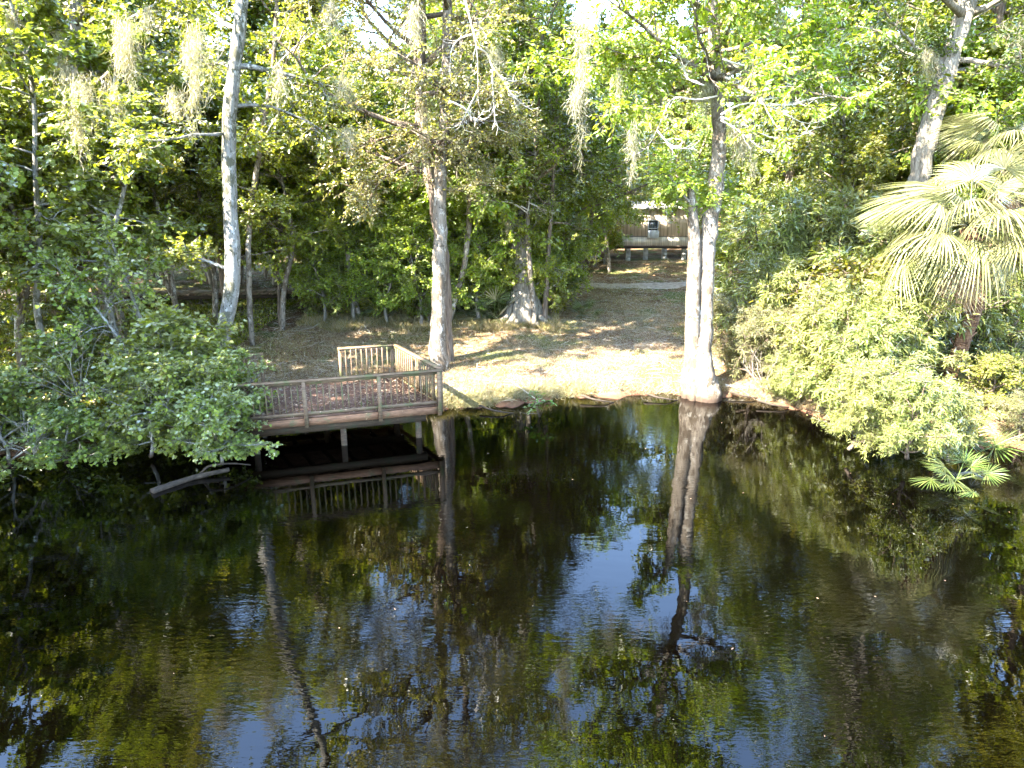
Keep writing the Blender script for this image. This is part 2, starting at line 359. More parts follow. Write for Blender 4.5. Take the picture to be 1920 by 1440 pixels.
# ------------------------------------------------------------------ tree growth
def rand_unit(g, n):
    return norm(g.normal(size=(n, 3)))
def resample(pts, n):
    pts = np.asarray(pts, float); d = np.concatenate([[0], np.cumsum(np.linalg.norm(np.diff(pts[:, :3], axis=0), axis=1))])
    # smooth catmull-like by cubic interpolation of control points
    t = np.linspace(0, d[-1], n); out = np.stack([np.interp(t, d, pts[:, c]) for c in range(pts.shape[1])], -1)
    for _ in range(2):
        o2 = out.copy(); o2[1:-1] = (out[:-2]+2*out[1:-1]+out[2:])/4; out = o2
    return out
def grow(g, trunk, z0, z1, n=16, L=3.6, rise=.25, n2=7, n3=6, twig=.55, per=12, leaf=('diamond', .14, .08), droop=0., bias=(0, 0, 0), rough=.1, tk=9, flare=0, top=.5, tilt=.75, flat=.6, extra=()):
    """trunk (m,4) x y z r. returns wood Soup, leaf Soup"""
    wood, lv = Soup(), Soup()
    tr = resample(trunk, max(14, len(trunk)*4)); h = tr[:, 2]-tr[0, 2]
    rad = tr[:, 3]*(1+flare*np.exp(-h/.45))
    wood.tube(tr[:, :3]+np.concatenate([np.zeros((1, 3)), g.normal(0, .25, (len(tr)-1, 3))])*tr[:, 3:4]*.35, rad, tk, rough=rough, rg=g)
    segP, segD, segW = [], [], []
    bias = np.array(bias, float)
    limbs = []
    for q in range(n):
        f = (q+.5)/n; z = z0+(z1-z0)*f+g.uniform(-.3, .3); kz = int(np.clip(np.searchsorted(tr[:, 2], z), 1, len(tr)-1))
        az = q*2.399+g.uniform(-.5, .5); d = np.array([math.cos(az), math.sin(az), rise+f*.6*top/.5])+bias
        ln = L*(.75+.35*math.sin(math.pi*min(1, f*1.1)))*(1-.45*f*f)*g.uniform(.75, 1.25)
        limbs.append((tr[kz, :3], norm(d), ln, min(tr[kz, 3]*.55, .02+ln*.022)))
    for e in extra: limbs.append((np.array(e[0]), norm(np.array(e[1])), e[2], e[3]))
    for p0, d, ln, r0 in limbs:
        m = 7; pts = [p0]; dd = d.copy()
        for k in range(m-1):
            dd = norm(dd+g.normal(0, .16, 3)+np.array([0, 0, -droop+.05])); pts.append(pts[-1]+dd*ln/(m-1))
        pts = np.array(pts); wood.tube(pts, np.linspace(r0, .012, m), 5)
        for k in range(n2):
            f = .22+.78*(k+g.uniform(.2, .8))/n2; fi = f*(m-1); a = int(min(fi, m-2)); p = pts[a]+(pts[a+1]-pts[a])*(fi-a)
            base = norm(pts[a+1]-pts[a]); d2 = norm(base*.6+rand_unit(g, 1)[0]*np.array([1, 1, flat])+np.array([0, 0, .1-droop]))
            l2 = ln*.42*(1.2-f*.6)*g.uniform(.6, 1.3); q3 = [p]; dd = d2
            for _ in range(3):
                dd = norm(dd+g.normal(0, .22, 3)+np.array([0, 0, -droop])); q3.append(q3[-1]+dd*l2/3)
            q3 = np.array(q3); wood.tube(q3, np.linspace(max(.012, r0*.3), .007, 4), 3, cap=False)
            t = g.uniform(.15, 1.05, n3)*3; a3 = np.minimum(t.astype(int), 2); P = q3[a3]+(q3[a3+1]-q3[a3])*(t-a3)[:, None]
            segP.append(P); segD.append(norm(q3[a3+1]-q3[a3])*.5)
    P = np.concatenate(segP); D = norm(np.concatenate(segD)+rand_unit(g, len(P))*np.array([.9, .9, flat*.9])+np.array([0, 0, -droop*1.5]))
    tl = twig*g.uniform(.6, 1.4, len(P)); wood.tpl('twig', P, D, rand_unit(g, len(P)), tl, .016)
    n_ = len(P)*per; id_ = np.repeat(np.arange(len(P)), per); sft = np.tile(np.linspace(.12, 1.02, per), len(P))+g.uniform(-.05, .05, n_)
    LP = P[id_]+D[id_]*(sft*tl[id_])[:, None]+g.normal(0, .025+leaf[1]*.12, (n_, 3))
    LD = norm(D[id_]*.7+rand_unit(g, n_)*np.array([1, 1, .6])+np.array([0, 0, -.25-droop]))
    LN = norm(np.array([0, 0, 1.])+rand_unit(g, n_)*tilt)
    sz = g.uniform(.65, 1.25, n_)
    lv.tpl(leaf[0], LP, LD, LN, leaf[1]*sz, leaf[2]*sz)
    return wood, lv
def build_tree(name, label, cat, trunk, bark, leafm, g, group=None, **kw):
    trunk = np.asarray(trunk, float); b = trunk[0, :3].copy()
    wd, lv = grow(g, trunk, **kw)
    e = empty(name, b, label, cat, group)
    kid('trunk', wd.mesh('trunk', b, True), bark, e); kid('crown', lv.mesh('crown', b), leafm, e)
    return e
def px_trunk(spec, Yb, dz=0, lean=0, top=None):
    """spec: (px, py, radius) list bottom to top at depth Yb"""
    out = []
    for q, (px, py, r) in enumerate(spec):
        p = at_y(px, py, Yb+lean*q); out.append((p[0], p[1], p[2], r))
    if out[0][2] > gz(out[0][0], out[0][1])-.1: 
        x, y = out[0][0], out[0][1]; out.insert(0, (x, y, float(gz(x, y))-.15, out[0][3]))
    if top: 
        a, b = np.array(out[-2]), np.array(out[-1]); 
        d = norm(b[:3]-a[:3]); d = norm(d+np.array([0, 0, 1.5])); h = top-b[2]
        for f in (.33, .66, 1): p = b[:3]+d*h*f/d[2]; out.append((p[0], p[1], p[2], b[3]*(1-.8*f)))
    return out
G = lambda k: np.random.RandomState(k)
def straight(h, r, g, wob=.25):
    z = np.linspace(-.2, h, 6); x = np.cumsum(g.normal(0, wob, 6)); y = np.cumsum(g.normal(0, wob, 6)); x -= x[0]; y -= y[0]
    return np.stack([x, y, z, r*(1-.85*np.linspace(0, 1, 6))+.02], -1)

# ---- named trees on the bank
T = {}
T['white'] = build_tree('maple_tree', 'tall tree with pale grey-white blotched trunk beside the left end of the deck', 'tree',
    px_trunk([(396, 775, .25), (408, 700, .225), (424, 600, .215), (440, 500, .215), (429, 350, .185), (430, 200, .18), (448, 60, .16), (462, -60, .15)], 20.3, top=20),
    M['bark_white'], M['leaf_wood'], G(1), z0=9.4, z1=19.5, n=16, L=4.2, rise=.0, n2=8, n3=8, per=14, leaf=('oval', .12, .085), droop=.03, flare=.5, tk=14, rough=.08,
    extra=[(at_y(428, 505, 20.3), (-1, -.1, .45), 1.6, .06), (at_y(430, 250, 20.3), (-.9, -.5, .15), 3.0, .05), (at_y(432, 200, 20.3), (.9, .6, .2), 3.2, .06), (at_y(440, 130, 20.3), (-1, .5, .2), 3.6, .06)])
T['slim'] = build_tree('slender_tree', 'slender pale tree rising just right of and behind the blotched white trunk', 'tree',
    px_trunk([(469, 602, .10), (466, 500, .10), (466, 430, .10), (480, 330, .095), (495, 230, .085), (512, 130, .08), (520, 0, .07)], 26, top=17),
    M['bark_pale'], M['leaf_bright'], G(2), z0=5.0, z1=16.5, n=13, L=2.7, rise=.1, n2=8, n3=7, per=12, leaf=('oval', .13, .09))
T['pale'] = build_tree('tall_tree', 'smooth pale trunk directly behind the right corner of the deck', 'tree',
    px_trunk([(822, 690, .32), (822, 560, .22), (826, 440, .225), (826, 330, .2), (836, 200, .17), (838, 80, .15), (840, -40, .14)], 23.4, top=19),
    M['bark_pale'], M['leaf_olive'], G(3), z0=7.0, z1=18.5, n=20, L=4.0, rise=.0, n2=9, n3=9, per=16, leaf=('diamond', .10, .055), flare=.25, tk=14, rough=.08, droop=.03,
    extra=[(at_y(836, 240, 23.4), (.9, -.5, .35), 2.6, .07), (at_y(838, 180, 23.4), (1, -.2, -.1), 3.0, .05), (at_y(830, 270, 23.4), (.9, .3, .1), 2.8, .05)])
T['brown'] = build_tree('oak_tree', 'darker brown trunk crossing behind the smooth pale trunk by the deck corner', 'tree',
    px_trunk([(838, 702, .27), (838, 600, .2), (832, 480, .19), (815, 380, .19), (800, 300, .21), (790, 220, .2), (786, 120, .2), (788, 0, .17)], 24.4, top=20),
    M['bark_brown'], M['leaf_olive'], G(4), z0=5.6, z1=19.5, n=21, L=4.6, rise=.0, n2=9, n3=9, per=16, leaf=('diamond', .11, .06), flare=.3, tk=12, rough=.15, droop=.02,
    extra=[(at_y(795, 140, 24.4), (-1, -.2, 1.0), 3.4, .12), (at_y(800, 120, 24.4), (1.5, .2, 1.1), 3.6, .14), (at_y(792, 270, 24.4), (-1, -.4, -.15), 3.0, .06), (at_y(792, 250, 24.4), (-1, .2, .1), 3.6, .06), (at_y(795, 300, 24.4), (-.8, -.8, 0), 2.6, .05)])
# twin trunk at the waterline
base = px_trunk([(1316, 756, .70), (1315, 738, .66), (1312, 705, .54), (1313, 672, .43), (1318, 636, .33), (1321, 600, .285), (1321, 560, .275), (1325, 480, .26), (1335, 400, .24), (1347, 320, .22), (1350, 250, .2), (1345, 180, .18), (1338, 90, .16), (1335, -20, .15)], 21.9, top=18)
T['twin'] = build_tree('twin_trunk_tree', 'white twin-trunked tree with swollen foot standing in the water edge', 'tree', base,
    M['bark_pale'], M['leaf_yellow'], G(5), z0=8.7, z1=17.5, n=26, L=4.8, rise=-.05, n2=9, n3=9, per=13, leaf=('oval', .17, .075), flare=0, tk=16, rough=.1, bias=(-.25, -.25, 0),
    extra=[(at_y(1298, 390, 21.8), (-.5, -.3, .5), 1.5, .05), (at_y(1300, 400, 21.8), (.2, .4, .6), 1.4, .05), (at_y(1345, 150, 21.9), (-1, -.5, .1), 5.2, .09), (at_y(1340, 130, 21.9), (-1, .1, .25), 5.0, .08), (at_y(1345, 150, 21.9), (1, -.3, .15), 3.8, .07), (at_y(1340, 100, 21.9), (.9, -.5, .2), 3.6, .07),
           (at_y(1345, 120, 21.9), (-.5, -.9, .0), 3.6, .07), (at_y(1342, 140, 21.9), (-.9, -.4, -.1), 3.6, .06), (at_y(1342, 100, 21.9), (-.2, -1, .25), 3.4, .06)])
s = Soup(); tp = resample(px_trunk([(1302, 735, .3), (1300, 700, .27), (1299, 640, .235), (1300, 560, .215), (1303, 480, .2), (1301, 420, .17), (1297, 370, .12), (1290, 320, .05)], 21.8)[:], 36)
s.tube(tp[:, :3], tp[:, 3], 14, rough=.1, rg=G(8))
b = np.array(T['twin'].location); kid('second_trunk', s.mesh('second_trunk', b, True), M['bark_pale'], T['twin'])
# roots of the swollen foot
s = Soup(); g = G(9)
for q in range(11):
    a = q/11*2*math.pi; c0 = at_y(1314, 705, 21.9); p1 = c0+np.array([math.cos(a)*.3, math.sin(a)*.3, 0]); p2 = at_y(1315, 750, 21.9); 
    s.tube([p1, (p1+np.array([p2[0]+math.cos(a)*.62, p2[1]+math.sin(a)*.6, p2[2]]))/2+np.array([math.cos(a), math.sin(a), 0])*.03, np.array([p2[0]+math.cos(a)*.66, p2[1]+math.sin(a)*.62, -.4])], [.1, .13, .15], 7)
kid('buttress_roots', s.mesh('buttress_roots', b, True), M['bark_pale'], T['twin'])

# hollow buttressed tree on the lawn edge
hb = px_trunk([(982, 600, .85), (983, 575, .62), (985, 545, .48), (980, 500, .40), (972, 440, .34), (972, 380, .33), (975, 260, .3), (982, 120, .28), (988, 0, .25)], 30.2, top=20)
T['hollow'] = build_tree('hollow_tree', 'old buttressed tree with a dark hollow at its foot behind the palmettos', 'tree', hb,
    M['bark_grey'], M['leaf_dark'], G(6), z0=4.8, z1=19.5, n=32, L=4.2, rise=.1, n2=8, n3=8, per=14, leaf=('oval', .14, .08), tk=14, rough=.2)
b = np.array(T['hollow'].location); s = Soup(); g = G(10)
c0 = at_y(983, 560, 30.2)
for q, a in enumerate((-2.7, -2.2, -1.9, -1.1, -.6, 0, .8, 1.9, 2.8)):
    z_ = gz(c0[0], c0[1]); s.tube([c0+np.array([math.cos(a)*.3, math.sin(a)*.3, .35]), np.array([c0[0]+math.cos(a)*.75, c0[1]+math.sin(a)*.7, z_+.3]), np.array([c0[0]+math.cos(a)*1.5, c0[1]+math.sin(a)*1.4, z_-.1])], [.24, .16, .07], 7)
kid('buttress_roots', s.mesh('buttress_roots', b, True), M['bark_grey'], T['hollow'])
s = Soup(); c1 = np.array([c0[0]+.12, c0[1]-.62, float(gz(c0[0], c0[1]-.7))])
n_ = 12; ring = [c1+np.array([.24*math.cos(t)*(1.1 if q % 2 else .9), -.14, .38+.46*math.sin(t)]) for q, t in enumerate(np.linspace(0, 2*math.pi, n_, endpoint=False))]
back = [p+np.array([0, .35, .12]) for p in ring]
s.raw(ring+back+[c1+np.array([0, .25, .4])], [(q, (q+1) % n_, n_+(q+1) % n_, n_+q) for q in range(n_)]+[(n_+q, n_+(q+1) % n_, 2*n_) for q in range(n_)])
M['hollow_dark'] = flat('near_black_hollow', (.02, .015, .012), .95)  # near-black colour inside the hollow, much darker than the bark
kid('hollow', s.mesh('hollow', b), M['hollow_dark'], T['hollow'])
T['lean'] = build_tree('leaning_tree', 'thick leaning mossy trunk above the big palm at right', 'tree',
    px_trunk([(1690, 520, .36), (1715, 380, .33), (1742, 250, .31), (1762, 170, .31), (1790, 90, .28), (1812, 20, .26), (1830, -60, .24)], 24.5, top=19),
    M['bark_grey'], M['leaf_dark'], G(7), z0=9.6, z1=18.5, n=24, L=4.8, rise=.1, n2=8, n3=8, per=14, leaf=('oval', .14, .06), tk=14, rough=.15,
    extra=[(at_y(1768, 125, 24.5), (-1.2, -.3, .12), 1.0, .18), (at_y(1768, 120, 24.5), (-1.2, -.2, .35), 3.6, .08), (at_y(1812, 20, 24.5), (1.1, -.5, -.1), 2.6, .08)])

# ---- thin leaning stems in the left thicket, each with its own foliage
stems = [
 ([(302, 735, .07), (288, 673, .065), (267, 607, .055), (235, 523, .045), (205, 440, .03)], 19.0, 'thin pale sapling leaning left through the thicket beside the deck', 'bark_white'),
 ([(233, 607, .09), (212, 543, .085), (192, 495, .08), (165, 380, .07), (150, 300, .06)], 24.5, 'slanting spotted trunk in front of the boardwalk at left', 'bark_pale'),
 ([(186, 632, .08), (165, 600, .075), (142, 572, .06), (100, 520, .05), (40, 490, .035)], 23.0, 'low pale stem bending far left over the fern patch', 'bark_pale'),
 ([(336, 632, .10), (328, 570, .10), (313, 450, .09), (290, 370, .085), (266, 290, .08), (258, 180, .075), (262, 60, .06)], 27.0, 'crooked sunlit trunk halfway between the frame edge and white trunk', 'bark_pale'),
 ([(35, 640, .14), (32, 560, .13), (22, 470, .12), (15, 350, .11), (22, 200, .1)], 25.0, 'pale straight trunk nearest the left edge', 'bark_white'),
 ([(523, 598, .06), (522, 550, .055), (520, 480, .05), (535, 380, .04)], 29.0, 'thin reddish stem standing before the boardwalk right of the white trunk', 'bark_brown'),
 ([(262, 715, .05), (235, 650, .04), (190, 590, .035), (130, 520, .03)], 18.2, 'arching thin stem over the water behind maple leaves', 'bark_white'),
]
for q, (sp, Yb, lab, bk) in enumerate(stems):
    tr = px_trunk(sp, Yb); h = tr[-1][2]
    build_tree('sapling', lab, 'tree', tr, M[bk], M['leaf_maple'] if q in (0, 6, 2) else M['leaf_bright'] if q in (1, 5) else M['leaf_wood'], G(20+q), group='thin trees in the left thicket',
        z0=max(1.6, h*.45), z1=h, n=11 if h > 6 else 6, L=2.2 if h > 6 else 1.4, rise=.15, n2=5, n3=6, per=9, leaf=('maple', .10, .095) if q in (0, 2, 6) else ('oval', .12, .08), tk=8, droop=.03)
build_tree('shaggy_tree', 'shaggy grey trunk hung with moss in the upper left', 'tree',
    px_trunk([(205, 600, .2), (190, 480, .2), (165, 360, .2), (150, 270, .2), (144, 150, .2), (140, 20, .18)], 24, top=18), M['bark_grey'], M['leaf_wood'], G(31),
    z0=6, z1=17.5, n=22, L=3.6, n2=6, n3=7, per=11, leaf=('oval', .12, .085), tk=12, rough=.2)
build_tree('shaggy_tree', 'dark narrow trunk left of the shaggy grey trunk', 'tree',
    px_trunk([(140, 600, .15), (128, 400, .14), (118, 230, .14), (104, 110, .13), (95, 0, .12)], 26, top=17), M['bark_brown'], M['leaf_olive'], G(32),
    z0=6, z1=16.5, n=18, L=3.4, n2=6, n3=7, per=11, leaf=('oval', .12, .085), tk=10, rough=.2)
build_tree('slender_tree', 'slender bare stem just right of the hollow tree', 'tree',
    px_trunk([(1003, 592, .11), (992, 480, .1), (988, 400, .1), (1000, 330, .08), (1010, 200, .07)], 29.3, top=13), M['bark_pale'], M['leaf_bright'], G(33),
    z0=5, z1=12.5, n=14, L=2.6, n2=6, n3=6, per=11, leaf=('oval', .12, .08), tk=9)
build_tree('slender_tree', 'thin brown stem at the left edge of the open lawn', 'tree',
    px_trunk([(1022, 588, .12), (1027, 500, .09), (1032, 420, .08), (1040, 300, .07)], 29.8, top=12), M['bark_brown'], M['leaf_dark'], G(34),
    z0=4.2, z1=11.5, n=14, L=2.4, n2=6, n3=6, per=11, leaf=('oval', .12, .08), tk=9)

build_tree('spreading_tree', 'tree on the left lawn edge whose long limbs reach over the mobile home', 'tree',
    px_trunk([(1060, 560, .17), (1062, 470, .16), (1072, 400, .15), (1085, 330, .13), (1098, 250, .1)], 34, top=10.5), M['bark_brown'], M['leaf_bright'], G(35),
    z0=5.2, z1=10.2, n=16, L=3.2, n2=7, n3=7, per=12, leaf=('oval', .13, .085), tk=9, rise=-.05, droop=.02, bias=(.5, 0, 0),
    extra=[(at_y(1075, 395, 34), (1, -.1, .12), 5.6, .06), (at_y(1078, 380, 34), (1, .35, .2), 6.2, .06), (at_y(1082, 350, 34), (1, -.3, .1), 6.0, .06), (at_y(1070, 400, 34), (.8, -.5, .1), 4.0, .05)])
# ---- prototypes of the woodland
def proto(name, label, cat, trunk, bark, leafm, g, **kw):
    e = build_tree(name, label, cat, trunk, bark, leafm, g, **kw); return e
P = {}
for q, (lm, h) in enumerate((('leaf_wood', 17), ('leaf_olive', 15), ('leaf_dark', 18), ('leaf_bright', 13))):
    g = G(40+q); P['wood%d' % q] = proto('woodland_tree', 'x', 'tree', straight(h, .24, g), M['bark_grey' if q % 2 else 'bark_brown'], M[lm], g,
        z0=h*.2, z1=h*.97, n=30, L=4.2, rise=.15, n2=9, n3=8, per=15, leaf=('oval', .20, .12), tk=8, twig=.7)
for q, (lm, h) in enumerate((('leaf_bright', 6.5), ('leaf_dark', 5.5), ('leaf_wood', 8.0), ('leaf_yellow', 6.0))):
    g = G(50+q); P['under%d' % q] = proto('understory_tree', 'x', 'tree', straight(h, .09, g, .18), M['bark_grey'], M[lm], g,
        z0=h*.12, z1=h*.97, n=26, L=h*.3, rise=.15, n2=7, n3=7, per=13, leaf=('oval', .135, .09), tk=6, twig=.45)
for q, (lm, h) in enumerate((('leaf_wood', 9.0), ('leaf_bright', 8.5), ('leaf_yellow', 9.5))):
    g = G(56+q); P['mid%d' % q] = proto('understory_tree', 'x', 'tree', straight(h, .10, g, .25), M['bark_pale'], M[lm], g,
        z0=h*.36, z1=h*.98, n=24, L=2.7, rise=.05, n2=7, n3=7, per=13, leaf=('oval', .135, .095), tk=7, twig=.5, droop=.03)
g = G(59); P['mid3'] = proto('maple_tree', 'x', 'tree', straight(10, .09, g, .4), M['bark_white'], M['leaf_maple'], g, z0=3.4, z1=9.9, n=22, L=2.5, rise=.05, n2=6, n3=6, per=10, leaf=('maple', .135, .125), tk=7, twig=.45, flat=.5, tilt=.55, droop=.04)
for q, lm in enumerate(('leaf_bright', 'leaf_dark', 'leaf_wood')):
    g = G(60+q); P['bush%d' % q] = proto('shrub', 'x', 'shrub', straight(1.9, .05, g, .1), M['bark_brown'], M[lm], g,
        z0=.1, z1=1.8, n=18, L=1.25, rise=.35, n2=5, n3=6, per=10, leaf=('oval', .10, .06), tk=5, twig=.3)
for q, (lm, lf) in enumerate((('leaf_willow', ('strap', .17, .032)), ('leaf_cane', ('strap', .11, .022)))):
    g = G(64+q); P['willow%d' % q] = proto('willow_shrub', 'x', 'shrub', straight(2.3, .06, g, .12), M['bark_brown'], M[lm], g,
        z0=.1, z1=2.2, n=22, L=1.5, rise=.4, n2=6, n3=7, per=17, leaf=lf, tk=5, twig=.34, tilt=.9, flat=.8)
for q in range(2):
    g = G(70+q); P['maple%d' % q] = proto('maple_shrub', 'x', 'shrub', straight(2.6, .05, g, .16), M['bark_white'], M['leaf_maple'], g,
        z0=.2, z1=2.5, n=16, L=1.7, rise=.12, n2=6, n3=6, per=9, leaf=('maple', .125, .115), tk=6, twig=.36, flat=.45, tilt=.5, droop=.02)
used = set()
def place(key, x, y, label, group=None, sc=1., z=None, rz=None, sz=None):
    p = P[key]
    if key in used: o = copy_tree(p)
    else: o = p; used.add(key)
    o.location = (x, y, float(gz(x, y))-.05 if z is None else z)
    o.rotation_euler = (0, 0, rs.uniform(0, 6.28) if rz is None else rz)
    o.scale = (sc, sc, sc*(sz or 1)); o['label'] = label
    if group: o['group'] = group
    elif 'group' in o: del o['group']
    return o
# left wood behind the boardwalk and up to the hollow tree
ORD = ['leftmost', 'second from the left', 'third from the left', 'fourth from the left', 'fifth from the left', 'sixth from the left', 'seventh from the left', 'eighth from the left', 'ninth from the left',
       'tenth from the left', 'eleventh from the left', 'twelfth from the left', 'thirteenth from the left', 'fourteenth from the left', 'fifteenth from the left', 'sixteenth from the left', 'seventeenth from the left', 'eighteenth from the left', 'nineteenth from the left', 'twentieth from the left'] + ['%s from the left' % k for k in ('twenty-first', 'twenty-second', 'twenty-third', 'twenty-fourth', 'twenty-fifth', 'twenty-sixth')]
def scatter(key_list, pts, label, group, smin, smax, jit=.6):
    pts = [(x+rs.uniform(-jit, jit), y+rs.uniform(-jit, jit)) for x, y in pts]; pts.sort(key=lambda p: p[0]/p[1])
    for q, (x, y) in enumerate(pts):
        place(key_list[q % len(key_list)], x, y, label+', '+('rightmost' if q == len(pts)-1 else ORD[q]), group, rs.uniform(smin, smax))
scatter(['wood0', 'wood1', 'wood3', 'wood2'], [(-24, 27), (-19, 29), (-14, 33), (-22, 35), (-17, 39), (-27, 42), (-11, 40), (-21, 47), (-32, 33), (-13, 49), (-30, 52), (-35, 45), (-9.5, 35), (-16, 25.5), (-25, 22)],
    'tall leafy tree in the wood behind the boardwalk', 'trees of the left wood', .9, 1.15)
scatter(['wood3', 'wood1'], [(-7, 44), (-3.5, 41), (-1, 50), (-6, 55), (-5.2, 37), (-.8, 43), (2.5, 45.5)], 'middle-height tree in the wood behind the hollow tree', 'trees of the middle wood', .62, .8)
scatter(['wood1', 'wood3', 'wood0'], [(3, 60), (8.5, 63), (14, 61), (20, 60), (-3, 66), (11, 70), (25, 66), (1, 74), (-12, 64), (-22, 62), (18, 74), (30, 74), (-34, 66), (6, 82), (16, 66), (6, 66), (-45, 60), (38, 60), (-30, 85), (22, 90), (-10, 92), (42, 85), (-50, 80), (7, 95)],
    'far tree beyond the mobile home', 'trees beyond the mobile home', .72, .9)
scatter(['wood0', 'wood2'], [(12.5, 54), (16.5, 52), (1.0, 55), (-3.5, 53), (21, 55), (-1, 61)], 'tall crown towering over the wood behind the mobile home', 'tall crowns behind the home', 1.0, 1.2)
scatter(['wood2', 'wood0', 'wood1'], [(17, 29), (22, 27), (19, 35), (14.5, 36), (25, 36), (28, 30), (23, 45), (31, 42), (19, 48)],
    'tall tree in the wood behind the right-hand palm', 'trees of the right wood', .9, 1.15)
scatter(['wood0', 'wood2', 'wood1', 'wood0'], [(-15, 7.5), (-17, 12.5), (-19, 3)],
    'tall dark tree of the near left bank', 'trees shading the left bank', 1.0, 1.15, jit=.2)
# understory walls
scatter(['under0', 'under2', 'under3'], [(-24, 25), (-21, 38), (-15, 38), (-12.2, 37.5), (-10, 37.5), (-22, 39), (-16.5, 37.5), (-26, 28), (-13.5, 39), (-19, 38), (-24, 40), (-17.5, 40)],
    'bushy young tree at the back of the left thicket', 'young trees of the left thicket', .85, 1.15)
scatter(['under3', 'under0', 'under2', 'under0'], [(-8.3, 33), (-6.6, 31.6), (-4.8, 32.2), (-3.2, 31.2), (-1.6, 32.2), (-.2, 32.5), (-5.8, 34.5), (-2.5, 35), (.6, 34.5), (1.3, 32.6), (-8.6, 36.5), (-.6, 38), (1.0, 38)],
    'bushy young tree in the thicket between deck and lawn', 'young trees of the middle thicket', .8, 1.05)
scatter(['under0', 'under1', 'under2', 'under0'], [(11.5, 26.5), (13, 29), (15, 26), (12.5, 33), (16.5, 24), (18, 26.5), (14.5, 31.5), (19.5, 22.5), (11.8, 37)],
    'bushy young tree behind the pale waterside willows', 'young trees of the right thicket', .8, 1.1)
scatter(['under2', 'under0', 'under1'], [(3.5, 52), (1.5, 47.5), (4.6, 56), (10, 55), (15, 55), (19, 52), (7, 57), (13, 58)], 'bushy young tree close behind the mobile home', 'young trees behind the home', .8, 1.1)
scatter(['under0', 'under2'], [(5.0, 44.5), (6.2, 45.5), (4.0, 42.5)], 'leafy small tree hiding the left end of the mobile home', 'small trees by the home end', .6, .75, .3)
scatter(['mid0', 'mid1'], [(-15.8, 21.8), (-17.6, 23.4), (-14.6, 26.2), (-19.2, 21.6), (-16.2, 27.0), (-12.6, 30.2), (-17.2, 19.0)],
    'airy small tree with bare lower stem in the left thicket', 'airy small trees of the left thicket', .9, 1.12, .3)
scatter(['mid1', 'mid0'], [(11.2, 43.4), (5.9, 42.8), (8.4, 52.0)], 'small tree whose crown hangs before the mobile home roof', 'small trees before the mobile home', .92, .98, .1)
scatter(['mid0', 'mid1'], [(12.6, 27.5), (15.6, 25.4), (17.6, 28)], 'airy tree rising between willows and leaning trunk', 'airy trees on the right bank', 1.0, 1.15, .2)
scatter(['under0', 'under3'], [(-7.9, 29.4), (-8.9, 36.5), (-5.4, 29.6), (-3.9, 29.1), (-1.3, 30.0), (.8, 30.4), (-7.0, 30.0), (2.3, 33.4)],
    'bright leafy young tree in the sunlit front of the middle thicket', 'bright young trees before the middle thicket', .7, .9, .2)
scatter(['mid1', 'mid2'], [(-9.4, 28.2), (-6.4, 30.2), (-4.2, 31.2), (-1.2, 31.6), (1.4, 32), (3.0, 35), (-12, 30), (-2.6, 29.6), (-7.8, 31.6), (-15, 31.5), (-18.5, 29.5), (3.2, 39), (-14.2, 36.5), (-11.2, 36), (-17.4, 36), (-20.5, 34)],
    'yellow-green airy tree filling the wood between the main trunks', 'yellow-green trees of the middle wood', .95, 1.25, .3)
scatter(['mid3'], [(-13.6, 20.4), (-16.0, 20.2), (-11.6, 20.8), (-14.6, 18.4), (-18.4, 18.6)], 'tall maple-leaved sapling tree in the near left thicket', 'maple saplings of the near left thicket', .9, 1.1, .2)
# shrubs
scatter(['bush0', 'bush1', 'bush2'], [(-8.5, 30.8), (-7.4, 30.2), (-5.9, 30.6), (-4.4, 30.4), (-3.3, 29.8), (-1.9, 30.6), (.9, 30.6), (2.0, 31.2), (1.7, 32.6), (2.2, 34.3)],
    'dark green shrub at the foot of the middle thicket', 'shrubs of the middle thicket', .8, 1.15, .25)
scatter(['bush2', 'bush0', 'bush1'], [(-12.5, 23.5), (-14.5, 22.5), (-16.8, 21.5), (-19.5, 24.5)],
    'low leafy shrub on the ground of the left thicket', 'shrubs of the left thicket', .6, 1.0, .3)
scatter(['maple0', 'maple1'], [(-10.0, 18.6), (-8.6, 18.4), (-11.8, 18.0), (-13.2, 17.2), (-9.6, 17.4), (-12.4, 16.2), (-14.6, 16.0), (-11.2, 16.4), (-15.8, 17.2)],
    'maple-leaved shrub overhanging the water at the left bank', 'maple shrubs overhanging the left water', .62, .82, .2)
place('maple1', -7.6, 16.1, 'maple shrub spreading in front of the deck left end, low over dark water', None, .7, z=.3, rz=4.0)
place('maple0', -8.9, 19.0, 'maple shrub around the foot of the blotched white trunk', None, .45, rz=3.0)
place('maple1', -7.2, 17.4, 'maple shrub poking through the left deck railing', None, .6, z=.5, rz=5.2)
place('maple0', -7.05, 15.9, 'maple shrub rightmost of the left bank, screening the deck piling', None, .68, z=.15, rz=.4)
place('maple1', -8.9, 17.6, 'taller maple shrub close left of the blotched white trunk', None, .95, z=.3, rz=2.4)
place('maple0', -8.15, 17.3, 'bright maple shrub crowding the left end of the deck railing', None, .7, z=.25, rz=1.0)
place('maple1', -9.1, 16.5, 'maple shrub hanging lowest over the water left of the deck piling', None, .75, z=.1, rz=2.0)
scatter(['willow1'], [(7.9, 22.4), (8.6, 23.4), (9.0, 22.0), (7.6, 24.0)], 'feathery grey-green shrub just right of the twin white trunks', 'feathery shrubs by the twin trunk', .75, 1.0, .2)
